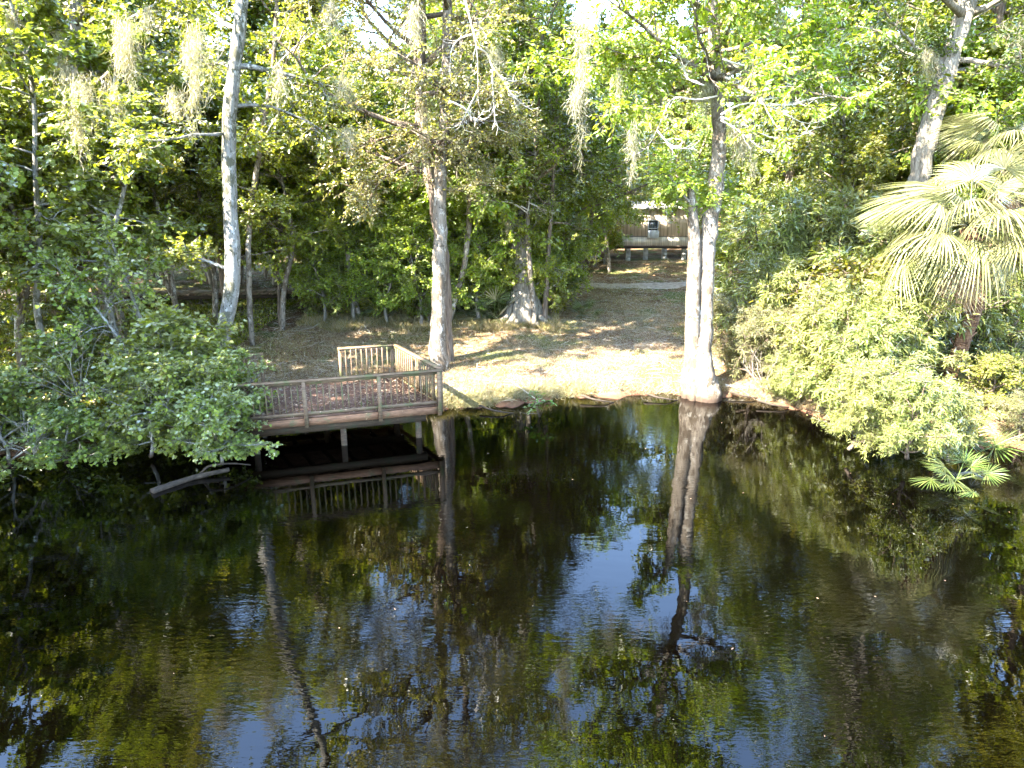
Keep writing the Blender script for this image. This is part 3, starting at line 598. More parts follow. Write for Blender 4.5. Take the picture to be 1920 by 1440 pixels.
scatter(['willow0', 'willow0', 'willow1', 'willow0', 'bush0'], [(9.4, 23.2), (10.6, 21.6), (11.4, 22.8), (12.0, 22.0), (10.0, 25.0), (12.9, 25.3), (10.2, 24.0), (12.0, 24.3), (10.8, 20.2), (13.2, 22.3), (9.4, 20.6), (10.2, 18.6), (9.8, 19.6), (14.6, 22.6)],
    'pale sunlit shrub in the bank of brush before the palm', 'sunlit willow shrubs on the right bank', 1.0, 1.2, .2)
scatter(['willow0', 'bush2', 'willow0', 'willow1'], [(9.9, 25.2), (11.4, 24.6), (12.9, 24.4), (10.6, 22.6), (12.3, 22.8), (14.2, 24.2)], 'tall pale shrub in the second row of brush', 'tall willows on the right bank', 1.5, 1.75, .2)
place('willow0', 8.5, 16.6, 'pale willow clump drooping over the water, below the palm and left of it', None, .68, z=.25)
place('willow0', 9.6, 15.9, 'pale willow clump drooping over the water right under the palm', None, .66, z=.3)
place('willow0', 10.6, 15.9, 'rightmost pale willow clump low over the water', None, .55, z=.2)
place('willow0', 8.6, 20.9, 'small pale willow tuft reaching over the dark water by the twin trunk', None, .5, z=.1)
place('bush2', 13.3, 18.7, 'small leafy shrub at the palm foot on the right', None, .75)
place('bush1', 14.8, 18.9, 'dark leafy shrub at the right edge behind the feathery bush', None, 1.0)
place('willow1', 13.4, 17.4, 'low feathery shrub on the bank below the palm', None, .5)
place('willow1', 14.8, 17.2, 'feathery bush at the right edge of the water', None, .8)

# ------------------------------------------------------------------ fan palms
def fan_mesh(g, rad=1.15, nb=44, spread=4.2, droop=.35, name='frond', petiole=1.1, width=.042, curl=.25):
    """petiole runs along +X from the origin, then the fan opens"""
    s = Soup(); px = np.linspace(0, petiole, 6); z = -.12*px*px
    s.tube(np.stack([px, 0*px, z], -1), np.linspace(.022, .012, 6), 5)
    hub = np.array([petiole, 0, z[-1]]); sl = -.25*petiole
    for q in range(nb):
        a = (q/(nb-1)-.5)*spread; L = rad*(1-.28*abs(a/(spread/2))**2)*g.uniform(.9, 1.07); a += g.uniform(-.03, .03)
        d = np.array([math.cos(a), math.sin(a), 0]); sd_ = np.array([-math.sin(a), math.cos(a), 0])
        rows = []
        for r, w_ in ((0, .25), (.3, .85), (.58, 1.0), (.82, .6), (1.0, .06)):
            c = hub+d*L*r+np.array([sl*r*.3*math.cos(a), 0, 0]); 
            c[2] += -droop*L*r**2.3+sl*.5*r*math.cos(a)*L-curl*abs(math.sin(a))*r*.4*L+.02*math.sin(q*2.1)
            wd = width*w_*(L/1.1)
            rows += [c+sd_*wd*.5+np.array([0, 0, .018*w_]), c, c-sd_*wd*.5+np.array([0, 0, .018*w_])]
        F = []
        for k in range(4):
            o = k*3; F += [(o, o+1, o+4, o+3), (o+1, o+2, o+5, o+4)]
        s.raw(rows, F)
    return s.mesh(name)
FM = [fan_mesh(G(80+q), rad=rd, droop=dr, petiole=pt) for q, (rd, dr, pt) in enumerate(((1.15, .75, 1.35), (1.25, 1.1, 1.15), (1.05, .5, 1.6)))]
for m_ in FM: m_.materials.append(M['palm'])
PM = [fan_mesh(G(90+q), rad=.72, nb=26, droop=dr, petiole=pt, width=.05, spread=4.6) for q, (dr, pt) in enumerate(((.1, .75), (.25, .6), (.05, .95)))]
for m_ in PM: m_.materials.append(M['palmetto'])
DM = [fan_mesh(G(95+q), rad=1.0, nb=22, droop=.2, petiole=.8, width=.05, spread=2.0, curl=.9) for q in range(2)]
for m_ in DM: m_.materials.append(M['palm_dead'])
def fan_set(root, meshes, n, g, el0, el1, c=(0, 0, 0), sc=(.85, 1.1), name='frond', az0=0, azs=6.283):
    c = np.array(c)
    for q in range(n):
        f = (q+.5)/n; el = el0+(el1-el0)*f+g.uniform(-.12, .12); az = az0+(q*2.399 % 6.283)/6.283*azs+g.uniform(-.2, .2)
        o = kid(name, meshes[q % len(meshes)], None, root, c+np.array([0, 0, .02*q/n]))
        o.rotation_euler = Euler((g.uniform(-.35, .35), -el, az), 'XYZ'); k = g.uniform(*sc); o.scale = (k, k, k)
def cabbage_palm(trunk_pts, label, nf, g, sc=1., nd_=6, bark='palm_trunk'):
    tp = resample(trunk_pts, 22); b = tp[0, :3]; top = tp[-1, :3]-b
    e = empty('cabbage_palm', b, label, 'palm')
    s = Soup(); s.tube(tp[:, :3]+g.normal(0, .012, (22, 3)), tp[:, 3], 12, rough=.16, rg=g)
    for q in range(60):  # old leaf bases
        t = .35+.62*q/60; k = int(t*21); p = tp[k, :3]; a = q*2.4; r = tp[k, 3]
        s.tube([p+np.array([math.cos(a)*r*.8, math.sin(a)*r*.8, 0]), p+np.array([math.cos(a)*(r+.1), math.sin(a)*(r+.1), .2])], [.035, .018], 4)
    kid('trunk', s.mesh('trunk', b, True), M[bark], e)
    fan_set(e, FM, nf, g, 1.2, -.5, top, (.8*sc, 1.2*sc))
    fan_set(e, DM, nd_, g, -1.1, -1.45, top+np.array([0, 0, -.5]), (.85*sc, 1.15*sc), 'dead_frond')
    return e
bp = at_z(1768, 742, .5)
cabbage_palm([(bp[0], bp[1], .2, .21), (*at_y(1786, 690, bp[1]-.1), .19), (*at_y(1812, 620, bp[1]-.3), .2), (*at_y(1838, 545, bp[1]-.5), .2), (*at_y(1840, 485, bp[1]-.8), .2), (*at_y(1815, 425, bp[1]-1.0), .18)],
    'big cabbage palm with red-brown curving trunk and drooping silvery fans on the right bank', 33, G(100), 1.0, 18)
p0 = at_y(1905, 640, 22.5); cabbage_palm([(p0[0], p0[1], .3, .2), (*at_y(1902, 400, 22.5), .19), (*at_y(1890, 290, 22.4), .17)],
    'taller cabbage palm cut by the right edge, upright new fans behind the big palm', 22, G(101), .85, 6, 'bark_brown')
p0 = at_z(1372, 500, 1.25); cabbage_palm([(p0[0], p0[1], 1.0, .2), (p0[0]+.05, p0[1], 2.2, .2), (p0[0]+.1, p0[1], 3.3, .18)],
    'palm with a shaggy skirt of hanging dead fans beside the mobile home', 14, G(102), .75, 26)
p0 = at_z(1432, 530, 1.0); cabbage_palm([(p0[0], p0[1], .8, .2), (p0[0]+.0, p0[1], 2.4, .19), (p0[0]-.05, p0[1], 3.6, .18)],
    'palm with green hanging fans on a dark trunk at the right lawn edge', 26, G(103), .75, 10, 'bark_brown')
def palmetto(x, y, label, g, n=12, sc=1., z=None, el=(1.3, .1)):
    e = empty('palmetto', (x, y, float(gz(x, y)) if z is None else z), label, 'palmetto', 'fan-leaved palmettos')
    fan_set(e, PM, n, g, el[0], el[1], (0, 0, 0), (.8*sc, 1.15*sc)); return e
pal = [((650, 560), 1.0, 16, 1.5, 'tall palmetto clump with spiky fans in dark shade behind the deck'),
       ((705, 600), .8, 8, .95, 'small drooping palmetto at the grass edge behind the deck railing'),
       ((880, 600), .8, 14, 1.1, 'palmetto clump immediately right of the two deck-corner trunks'),
       ((925, 602), .8, 15, 1.2, 'broad palmetto in front of the hollow tree on its left side'),
       ((1090, 588), .85, 8, .7, 'small palmetto between hollow tree and open lawn'),
       ((20, 620), .8, 14, 1.3, 'palmetto in deep shade at the far left edge'),
       ((1835, 745), .5, 14, 1.35, 'upright sunlit palmetto right of the palm trunk'),
       ((1890, 720), .6, 12, 1.3, 'palmetto at the right picture edge behind the sunlit one'),
       ((1655, 740), .5, 10, 1.0, 'half-hidden palmetto under the willows at the bank'),
       ((1790, 815), .4, 12, 1.1, 'glowing palmetto leaning over the water at the palm foot'),
       ((980, 590), .9, 6, .8, 'brown-tipped palmetto covering the hollow tree foot')]
for q, ((px, py), z, n, sc, lab) in enumerate(pal):
    p = at_z(px, py, z); palmetto(p[0], p[1], lab, G(110+q), n, sc)
p = at_z(1795, 890, .3); palmetto(p[0], p[1], 'lowest palmetto whose fans touch the dark water below the palm', G(125), 11, .72, .15, (1.1, -.2))

# ------------------------------------------------------------------ deck
def V2(p): return np.array([p[0], p[1]])
RT = 1.93; DZ = .93                                    # rail top and deck surface heights
FR = V2(at_z(823, 692, RT)); FLd = V2(at_z(509, 716, RT)); BR = V2(at_z(738, 647, RT))
u = (FR-FLd)/np.linalg.norm(FR-FLd); v = BR-FR; W_ = np.linalg.norm(v); v = v/W_; LEN = 5.7
FL = FR-u*LEN; BL = FL+v*W_
dk = empty('observation_deck', (FR[0], FR[1], DZ), 'weathered wooden deck with railings standing over the dark water', 'deck')
D0 = np.array([FR[0], FR[1], DZ]); u3 = np.array([u[0], u[1], 0]); v3 = np.array([v[0], v[1], 0]); up3 = np.array([0, 0, 1.]); 
def P3(a, b, z): return np.array([FR[0]-u[0]*a+v[0]*b, FR[1]-u[1]*a+v[1]*b, z])   # a from right end along the front, b inward
nrm = np.array([u[1], -u[0], 0]); nrm = nrm if nrm[1] < 0 else -nrm                  # outward normal of the front
s = Soup(); nb = 26
for q in range(nb):
    b0, b1 = W_*q/nb+.004, W_*(q+1)/nb-.004; dz = rs.uniform(-.003, .003)
    pts = [P3(.02, b0, DZ+dz), P3(LEN-.02, b0, DZ+dz), P3(LEN-.02, b1, DZ+dz), P3(.02, b1, DZ+dz)]; lo = [p-np.array([0, 0, .036]) for p in pts]
    s.raw(pts+lo, [(0, 1, 2, 3), (7, 6, 5, 4), (0, 4, 5, 1), (1, 5, 6, 2), (2, 6, 7, 3), (3, 7, 4, 0)])
kid('decking', s.mesh('decking', D0), M['deck_floor'], dk)
def plank(pa, pb, half_w, half_h, name, mat, out=None):
    s = Soup(); pa, pb = np.asarray(pa), np.asarray(pb); d = pb-pa; L = np.linalg.norm(d); d = d/L
    o = norm(np.cross(d, up3)) if out is None else out
    s.box((pa+pb)/2, (L/2, half_w, half_h), (d, o, norm(np.cross(o, d)))); return kid(name, s.mesh(name, D0), mat, dk)
def off(p, o, z): return np.array([p[0]+o[0], p[1]+o[1], z])
vn = norm(np.cross(v3, up3)); vn = vn if vn[0] > 0 else -vn                          # outward normal of the right side
# rims and beams
plank(off(P3(0, 0, 0), nrm*.03, DZ-.135), off(P3(LEN, 0, 0), nrm*.03, DZ-.135), .022, .096, 'rim_board', M['deck_red'])
plank(off(P3(0, 0, 0), vn*.03, DZ-.135), off(P3(0, W_, 0), vn*.03, DZ-.135), .022, .096, 'rim_board', M['deck_red'])
plank(off(P3(0, W_, 0), -nrm*.03, DZ-.135), off(P3(LEN, W_, 0), -nrm*.03, DZ-.135), .022, .096, 'rim_board', M['deck_red'])
plank(off(P3(LEN, 0, 0), -vn*.03, DZ-.135), off(P3(LEN, W_, 0), -vn*.03, DZ-.135), .022, .096, 'rim_board', M['deck_red'])
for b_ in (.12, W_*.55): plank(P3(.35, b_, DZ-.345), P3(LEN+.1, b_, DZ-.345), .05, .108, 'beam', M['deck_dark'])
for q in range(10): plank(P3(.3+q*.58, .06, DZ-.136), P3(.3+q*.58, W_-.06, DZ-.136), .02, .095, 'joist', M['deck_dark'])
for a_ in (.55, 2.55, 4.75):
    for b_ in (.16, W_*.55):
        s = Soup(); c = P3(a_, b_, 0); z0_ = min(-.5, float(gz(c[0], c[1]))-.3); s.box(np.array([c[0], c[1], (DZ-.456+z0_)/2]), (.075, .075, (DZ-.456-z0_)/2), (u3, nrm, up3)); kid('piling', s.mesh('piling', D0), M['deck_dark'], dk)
def rail_side(pa, pb, posts, outn, tall_posts=True):
    """pa,pb 2D ends; posts: fractions"""
    L = np.linalg.norm(pb-pa); d = np.array([*(pb-pa)/L, 0.]); A = np.array([*pa, 0.])
    for f in posts:
        c = A+d*L*f+outn*.05; s = Soup(); s.box(np.array([c[0]+outn[0]*.052, c[1]+outn[1]*.052, (RT-.03+DZ-.26)/2]), (.05, .05, (RT-.03-DZ+.26)/2), (d, outn, up3)); kid('post', s.mesh('post', D0), M['deck_grey'], dk)
    plank(A+outn*.07+up3*(RT-.012)-d*.06, A+d*L+outn*.07+up3*(RT-.012)+d*.06, .085, .019, 'rail_cap', M['deck_grey'])
    plank(A+outn*.028+up3*(RT-.083), A+d*L+outn*.028+up3*(RT-.083), .019, .045, 'top_rail', M['deck_grey'])
    plank(A+outn*.028+up3*(DZ+.09), A+d*L+outn*.028+up3*(DZ+.09), .019, .04, 'bottom_rail', M['deck_grey'])
    fr = list(posts)
    for f0, f1 in zip(fr[:-1], fr[1:]):
        s = Soup(); n_ = max(2, int(round((f1-f0)*L/.152)))
        for k in range(1, n_):
            c = A+d*L*(f0+(f1-f0)*k/n_)-outn*.012; h = rs.uniform(-.01, .01); s.box(np.array([c[0], c[1], (RT-.05+DZ+.045)/2+h]), (.018, .018, (RT-.05-DZ-.045)/2), (d, outn, up3))
        kid('baluster_panel', s.mesh('baluster_panel', D0), M['deck_grey'], dk)
pa_ = [float(np.dot(FR-V2(at_z(px, py, RT)), u)) for px, py in ((708.6, 701), (568, 712))]
post_f = (0.0, 1-(2*pa_[1]-pa_[0])/LEN, 1-pa_[1]/LEN, 1-pa_[0]/LEN, .995)
rail_side(V2(P3(LEN, 0, 0)), V2(P3(0, 0, 0)), post_f, nrm)
rail_side(V2(P3(0, .1, 0)), V2(P3(0, W_, 0)), (.02, .5, .985), vn)
back_t = np.linalg.norm(V2(at_z(637, 654, RT))-BR)
rail_side(V2(P3(.05, W_, 0)), V2(P3(back_t, W_, 0)), (.0, 1.0), -nrm)
rail_side(V2(P3(back_t+2.25, W_, 0)), V2(P3(LEN, W_, 0)), (.0, 1.0), -nrm)
# fallen leaves lying on deck edge / floor
s = Soup(); g = G(130); n_ = 1500; a = g.uniform(.05, LEN, n_); b_ = g.uniform(.05, W_, n_)
Pp = np.stack([FR[0]-u[0]*a+v[0]*b_, FR[1]-u[1]*a+v[1]*b_, np.full(n_, DZ+.012)], -1)
s.tpl('diamond', Pp, rand_unit(g, n_)*np.array([1, 1, .1]), np.array([0, 0, 1.])+rand_unit(g, n_)*.3, g.uniform(.05, .14, n_), g.uniform(.015, .05, n_))
tag(link('fallen_leaves', s.mesh('fallen_leaves'), M['litter']), 'brown fallen leaves strewn over the deck boards', 'leaf litter', kind='stuff')

# ------------------------------------------------------------------ boardwalk behind the left thicket
bl = np.array(at_z(-60, 556, 1.55)); br = np.array(at_z(588, 545, 1.55)); bz = 1.55
bw = empty('boardwalk', (br[0], br[1], bz), 'long raised grey boardwalk running through the left wood', 'boardwalk')
d = norm(bl-br); d[2] = 0; o_ = np.array([-d[1], d[0], 0]); L = np.linalg.norm((bl-br)[:2]); BW0 = np.array([br[0], br[1], bz])
s = Soup(); n_ = int(L/.15)
for q in range(n_):
    c = BW0+d*(q+.5)*.15; s.box(c+np.array([0, 0, rs.uniform(-.006, .006)]), (.068, .75+rs.uniform(-.03, .03), .02), (d, o_, up3))
kid('deck_boards', s.mesh('deck_boards', BW0), M['deck_grey'], bw)
for sgn in (-1, 1):
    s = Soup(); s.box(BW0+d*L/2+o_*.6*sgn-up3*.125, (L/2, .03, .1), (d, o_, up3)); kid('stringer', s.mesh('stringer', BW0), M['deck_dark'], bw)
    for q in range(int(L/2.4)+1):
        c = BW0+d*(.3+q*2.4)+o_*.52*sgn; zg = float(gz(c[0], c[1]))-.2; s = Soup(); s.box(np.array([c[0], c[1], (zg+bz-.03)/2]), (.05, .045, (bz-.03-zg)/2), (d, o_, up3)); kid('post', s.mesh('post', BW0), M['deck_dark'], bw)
# ------------------------------------------------------------------ mobile home
HY = 47.0; zb = float(gz(9, 47)); hl, hr = at_y(1085, 460, HY)[0], at_y(1300, 460, HY)[0]; hr2 = hl+14.0
zf = at_y(1225, 461, HY)[2]; zt = zf+2.35
H0 = np.array([(hl+hr2)/2, HY, zb]); mh = empty('mobile_home', H0, 'tan mobile home raised on concrete blocks at the far end of the lawn', 'mobile home')
def hbox(name, x0, x1, y0, y1, z0, z1, mat, par=None):
    s = Soup(); s.box(((x0+x1)/2, (y0+y1)/2, (z0+z1)/2), ((x1-x0)/2, (y1-y0)/2, (z1-z0)/2)); p = par or mh
    o = kid(name, s.mesh(name, H0), M[mat], p); return o
xm = hr+1.5
hbox('wall', hl, xm, HY, HY+3.6, zf+.62, zt, 'siding_tan')
hbox('lower_wall', hl-.003, xm, HY-.03, HY+3.63, zf, zf+.62, 'siding_beige')
o = hbox('end_wall', xm, hr2, HY+.01, HY+3.6, zf, zt, 'siding_rust')
hbox('belt_trim', hl-.01, xm+.01, HY-.055, HY-.031, zf+.595, zf+.635, 'trim_brown')
hbox('chassis', hl+.1, hr2-.1, HY+.25, HY+3.3, zf-.2, zf-.002, 'steel_dark')
hbox('bottom_trim', hl-.02, hr2+.02, HY-.06, HY-.033, zf-.06, zf+.02, 'trim_brown')
s = Soup(); y0, y1 = HY-.25, HY+3.85; xs_ = (hl-.25, hr2+.25)
prof = [(y0, zt+.002), (y0, zt+.09), ((y0+y1)/2, zt+.45), (y1, zt+.09), (y1, zt+.002)]
s.raw([(x, y, z) for x in xs_ for y, z in prof], [(0, 1, 2, 3, 4), (9, 8, 7, 6, 5)]+[(k, (k+1) % 5+0, 5+(k+1) % 5, 5+k)[::-1] for k in range(5)])
kid('roof', s.mesh('roof', H0), M['roof_metal'], mh)
for px in (1112, 1180, 1213, 1248, 1285, 1345, 1400):
    x = at_y(px, 470, HY)[0]; s = Soup()
    zg = float(gz(x, HY+.4))-.05; hh = (zf-.2-zg)/3
    for k in range(3): s.box((x+.01*(k % 2), HY+.42, zg+hh*(k+.5)), (.13, .2, hh/2-.006))
    kid('pier', s.mesh('pier', H0), M['concrete'], mh)
wx0, wx1 = at_y(1215, 430, HY)[0], at_y(1233, 430, HY)[0]; wz1 = at_y(1224, 413, HY)[2]; wz0 = at_y(1224, 446, HY)[2]; wzm = at_y(1224, 432, HY)[2]
def window(x0, x1, z0, z1, ac=False):
    s = Soup(); t = .05
    for c, h in ((((x0+x1)/2, HY-.06, z1), ((x1-x0)/2+t, .03, t/2)), (((x0+x1)/2, HY-.06, z0), ((x1-x0)/2+t, .03, t/2)), ((x0, HY-.06, (z0+z1)/2), (t/2, .027, (z1-z0)/2-t/2)), ((x1, HY-.06, (z0+z1)/2), (t/2, .027, (z1-z0)/2-t/2)), (((x0+x1)/2, HY-.06, (z0+z1)/2+.05), ((x1-x0)/2-t/2, .02, t/3))): s.box(c, h)
    wn = kid('window', s.mesh('window', H0), M['grille'], mh); s = Soup(); s.box(((x0+x1)/2, HY-.045, (z0+z1)/2), ((x1-x0)/2-.02, .008, (z1-z0)/2-.02)); kid('pane', s.mesh('pane', H0), M['glass_dark'], wn)
window(wx0, wx1, wz0, wz1)
s = Soup(); s.box(((wx0+wx1)/2, HY-.22, (wz0+wzm)/2), ((wx1-wx0)/2+.02, .2, (wzm-wz0)/2)); ac = kid('air_conditioner', s.mesh('air_conditioner', H0), M['white_plastic'], mh)
s = Soup(); 
for k in range(7): s.box(((wx0+wx1)/2, HY-.425, wz0+.07+k*(wzm-wz0-.12)/6), ((wx1-wx0)/2-.06, .006, .012))
kid('grille', s.mesh('grille', H0), M['grille'], ac)

# ------------------------------------------------------------------ moss
def moss_clump(pts, wid, n, label, g, L=.5):
    """a curtain of uneven tangled strands hung from several points round the top of the polyline"""
    pts = resample(pts, 12)[:, :3]; b = pts[0].copy(); s = Soup(); H = pts[0, 2]-pts[-1, 2]
    m = max(4, int(wid*32)); n = int(n*.45/m)+5
    for q in range(m):
        o = np.array([g.normal(0, wid*.75), g.normal(0, wid*.6), g.uniform(-.12, .1)]) if q else np.zeros(3)
        hl = 1.0 if q == 0 else g.uniform(.25, .85); sway = g.normal(0, .04, 3)
        t = g.uniform(0, 1, n)**.85; k = t*hl*11; a = np.minimum(k.astype(int), 10); P0 = pts[a]+(pts[a+1]-pts[a])*(k-a)[:, None]+o*(1-.55*t)[:, None]+sway*np.sin(t*5)[:, None]
        rr = .055*(1-.7*t)+.008; P0 = P0+g.normal(0, 1, (n, 3))*rr[:, None]*np.array([1, 1, .5])
        D = norm(np.array([0, 0, -1.])+g.normal(0, .35, (n, 3))); ln = g.uniform(.06, .17, n)
        for part in range(4):
            s.tpl('strap', P0, D, rand_unit(g, n), ln*1.15, g.uniform(.005, .011, n)); P0 = P0+D*ln[:, None]; D = norm(D+g.normal(0, .55, (n, 3))+np.array([0, 0, -.35]))
    e = link('spanish_moss', s.mesh('spanish_moss', b), M['moss'], None, b); return tag(e, label, 'moss', 'hanging moss')
mo = [([(1090, -10), (1090, 90), (1088, 160), (1085, 230), (1089, 320)], 19.5, .16, 900, 'long rope of moss hanging left of the twin-trunk tree, lowest tip of all'),
      ([(1078, 160), (1078, 215)], 19.5, .22, 350, 'short bushy moss tuft against the longest moss rope'),
      ([(1186, 225), (1188, 325)], 20.0, .12, 350, 'thin tapering moss strand midway between the moss rope and twin trunk'),
      ([(1160, 120), (1160, 200)], 20.5, .07, 160, 'faint short moss strand above the thin tapering one'),
      ([(1325, 150), (1318, 230)], 21.5, .26, 700, 'moss bunch on the left side of the twin tree upper trunk'),
      ([(1400, 95), (1410, 165)], 21.3, .3, 800, 'moss mat on the dead limb high right of the twin trunk'),
      ([(1380, 225), (1398, 290)], 21.3, .36, 1300, 'white sunlit moss curtain under the bare branches right of the twin trunk'),
      ([(1412, 285), (1413, 330)], 21.3, .07, 140, 'single moss string below the white moss curtain'),
      ([(1472, -10), (1472, 60)], 20.5, .1, 250, 'straight moss strand at the top edge right of the twin tree'),
      ([(1750, 85), (1746, 150)], 24.2, .3, 700, 'moss tuft on the stub branch of the leaning trunk'),
      ([(1905, 30), (1910, 120)], 24.0, .2, 350, 'moss drape in the top right corner'),
      ([(355, 40), (358, 130), (360, 240)], 18.6, .3, 1300, 'wide moss drape left of the white blotched trunk top'),
      ([(330, 160), (328, 215)], 18.6, .16, 300, 'small moss tuft on the left of the wide drape'),
      ([(232, 20), (236, 90), (250, 170)], 18.6, .26, 1100, 'moss drape between the shaggy trunk and the wide drape'),
      ([(100, 60), (104, 150)], 20.6, .14, 420, 'moss drape furthest left near the top'),
      ([(146, 130), (150, 230), (156, 310)], 18.6, .26, 1100, 'moss coat hanging down the shaggy grey trunk'),
      ([(640, 130), (642, 200)], 21.0, .2, 400, 'moss tuft between the slender tree and the brown trunk'),
      ([(652, 230), (652, 290)], 21.0, .2, 350, 'lower moss tuft left of the brown trunk'),
      ([(790, 170), (795, 270)], 22.6, .22, 600, 'moss and dead twigs clinging to the brown trunk'),
      ([(950, 390), (955, 440)], 29.0, .25, 400, 'pale moss beard on the hollow tree')]
gm = G(139); ex = []
for q in range(9):
    px, py = gm.uniform(20, 1040), gm.uniform(-30, 160); ex.append(([(px, py), (px+gm.uniform(-4, 4), py+gm.uniform(40, 80))], gm.uniform(18.5, 21), gm.uniform(.05, .14), int(gm.uniform(150, 420))))
ex.sort(key=lambda e: e[0][0][0]/e[1]*20)
for q, e in enumerate(ex): mo.append((*e, 'small moss strand among leaves left of the longest rope, '+ORD[q]))
for q, (pp, Yb, wd, n_, lab) in enumerate(mo):
    moss_clump([(*at_y(px, py, Yb), 0) for px, py in pp], wd, n_, lab, G(140+q))
# ------------------------------------------------------------------ dead branches (parts of their trees)
def dead(root, polys, Yb, g, name='dead_branch', r=.03, twl=.5):
    s = Soup(); b = np.array(root.location)
    for q, pp in enumerate(polys):
        tp = resample([(*at_y(px, py, Yb+rs.uniform(-.25, .25)+k*.08), 0) for k, (px, py) in enumerate(pp)], 14)[:, :3]
        s.tube(tp, np.linspace(r, .006, 14), 5)
        for k in range(4, 14):
            for _ in range(2):
                dd = norm(norm(tp[min(k, 12)+1]-tp[min(k, 12)])+g.normal(0, .7, 3)); l_ = twl*g.uniform(.3, 1); m_ = tp[k]+dd*l_*.5; e_ = m_+norm(dd+g.normal(0, .4, 3)+np.array([0, 0, .3]))*l_*.5
                s.tube([tp[k], m_, e_], [.009, .007, .004], 3, cap=False)
    return kid(name, s.mesh(name, b, True), M['dead_twig'], root)
dead(T['twin'], [[(1352, 220), (1400, 235), (1440, 258), (1480, 265), (1530, 240)], [(1352, 215), (1390, 190), (1440, 195), (1470, 210), (1500, 232), (1530, 235), (1568, 210)],
    [(1360, 145), (1400, 165), (1430, 190), (1455, 180), (1482, 155)], [(1352, 225), (1385, 245), (1420, 275), (1440, 285)], [(1440, 195), (1480, 198), (1520, 185)], [(1355, 110), (1400, 130), (1480, 95), (1560, 92), (1610, 70)],
    [(1320, 160), (1290, 150), (1280, 120)], [(1345, 180), (1300, 190), (1260, 175), (1230, 250), (1215, 275)], [(1232, 245), (1262, 280), (1290, 278)]], 20.3, G(170), r=.027)
dead(T['pale'], [[(866, -20), (880, 30), (893, 80), (896, 120), (896, 180)], [(894, 90), (915, 98), (922, 130), (940, 145), (960, 155), (980, 150)], [(884, 65), (860, 72), (846, 90), (843, 130)],
    [(922, 130), (925, 180), (928, 230)], [(940, 145), (960, 180), (985, 200)], [(842, 190), (870, 200), (890, 230), (905, 210)], [(896, 170), (880, 200), (860, 240)]], 20.8, G(171), r=.034)
dead(T['hollow'], [[(990, 400), (960, 378), (920, 378), (880, 385)], [(992, 380), (1010, 388), (1036, 400)], [(988, 400), (993, 380), (994, 345)], [(975, 385), (1000, 400), (1015, 405)]], 28.9, G(172))
dead(T['slim'], [[(500, 140), (550, 90), (590, 60), (640, 30)], [(515, 170), (560, 190), (610, 200)], [(520, 120), (545, 150), (560, 200), (575, 230)], [(500, 250), (530, 200), (545, 175)]], 23.0, G(173))

# ------------------------------------------------------------------ logs, stumps, little things
def log(name, pts, r, label, cat, mat='log', g=None):
    pts = np.array(pts, float); tp = resample(np.concatenate([pts, np.zeros((len(pts), 1))], 1), 12)[:, :3]; s = Soup(); s.tube(tp, np.linspace(r, r*.5, 12), 8, rough=.2, rg=g or G(3))
    return tag(link(name, s.mesh(name, tp[0], True), M[mat], None, tp[0]), label, cat)
log('fallen_log', [at_z(285, 922, .03), at_z(360, 895, .05), at_z(430, 880, .12)], .09, 'half-sunken rotten log in the water left of the deck', 'log')
log('fallen_branch', [at_z(370, 895, -.05), at_z(390, 872, .35), at_z(440, 868, .3), at_z(470, 872, .15)], .03, 'dark bent branch arching over the water by the log', 'branch')
log('fallen_branch', [at_z(1360, 722, .25), at_z(1400, 728, .2), at_z(1440, 725, .2)], .035, 'grey branch lying at the bank right of the twin trunk', 'branch', 'dead_twig')
log('fallen_branch', [at_z(955, 712, .45), at_z(980, 730, .4), at_z(1010, 752, .2)], .014, 'thin dry stick on the bank behind the green seedling', 'branch', 'dead_twig')
log('fallen_branch', [at_z(860, 600, .85), at_z(880, 585, .95), at_z(905, 560, 1.3), at_z(895, 520, 2.0)], .03, 'dry curved branch leaning in the palmettos', 'branch', 'dead_twig')
def stump(px, py, z, r, h, label):
    p = at_z(px, py, z); s = Soup(); s.tube([p-np.array([0, 0, .2]), p+np.array([0, 0, h*.4]), p+np.array([.02, 0, h])], [r*1.3, r, r*.85], 9, rough=.3, rg=G(5))
    tag(link('stump', s.mesh('stump', p), M['log'], None, p), label, 'stump')
def twiggy(x, y, z, h, label, g):
    b = np.array([x, y, z]); s = Soup()
    for q in range(9):
        d_ = norm(np.array([g.normal(0, .6), g.normal(0, .6)-.25, 1.0])); p = [b]
        for k in range(5): d_ = norm(d_+g.normal(0, .2, 3)); p.append(p[-1]+d_*h/5*g.uniform(.7, 1.2))
        s.tube(p, np.linspace(.018, .005, 6), 4)
        for k in range(2, 6):
            for _ in range(2): s.tube([p[k], p[k]+norm(d_+g.normal(0, .8, 3))*g.uniform(.15, .5)], [.007, .003], 3, cap=False)
    tag(link('dead_bush', s.mesh('dead_bush', b, True), M['bark_grey'], None, b), label, 'dead bush')
for q, (px, py, Yb, h, lab) in enumerate([(1540, 600, 20.6, 1.1, 'bare pale twigs poking out of the sunlit willows'), (1640, 700, 18.6, 1.0, 'bare twigs low in the willows over the water'), (1430, 700, 21.3, .8, 'dry twiggy bush on the bank just right of the twin trunk'),
    (140, 700, 16.8, 1.3, 'bare grey twigs rising through the left maple shrubs'), (330, 760, 16.4, 1.2, 'bare twigs among maple leaves left of the deck'), (60, 830, 15.6, .7, 'leafless grey twigs at the left edge over the water')]):
    p = at_y(px, py, Yb); twiggy(p[0], p[1], max(.05, p[2]-h*.5), h*1.5, lab, G(210+q))
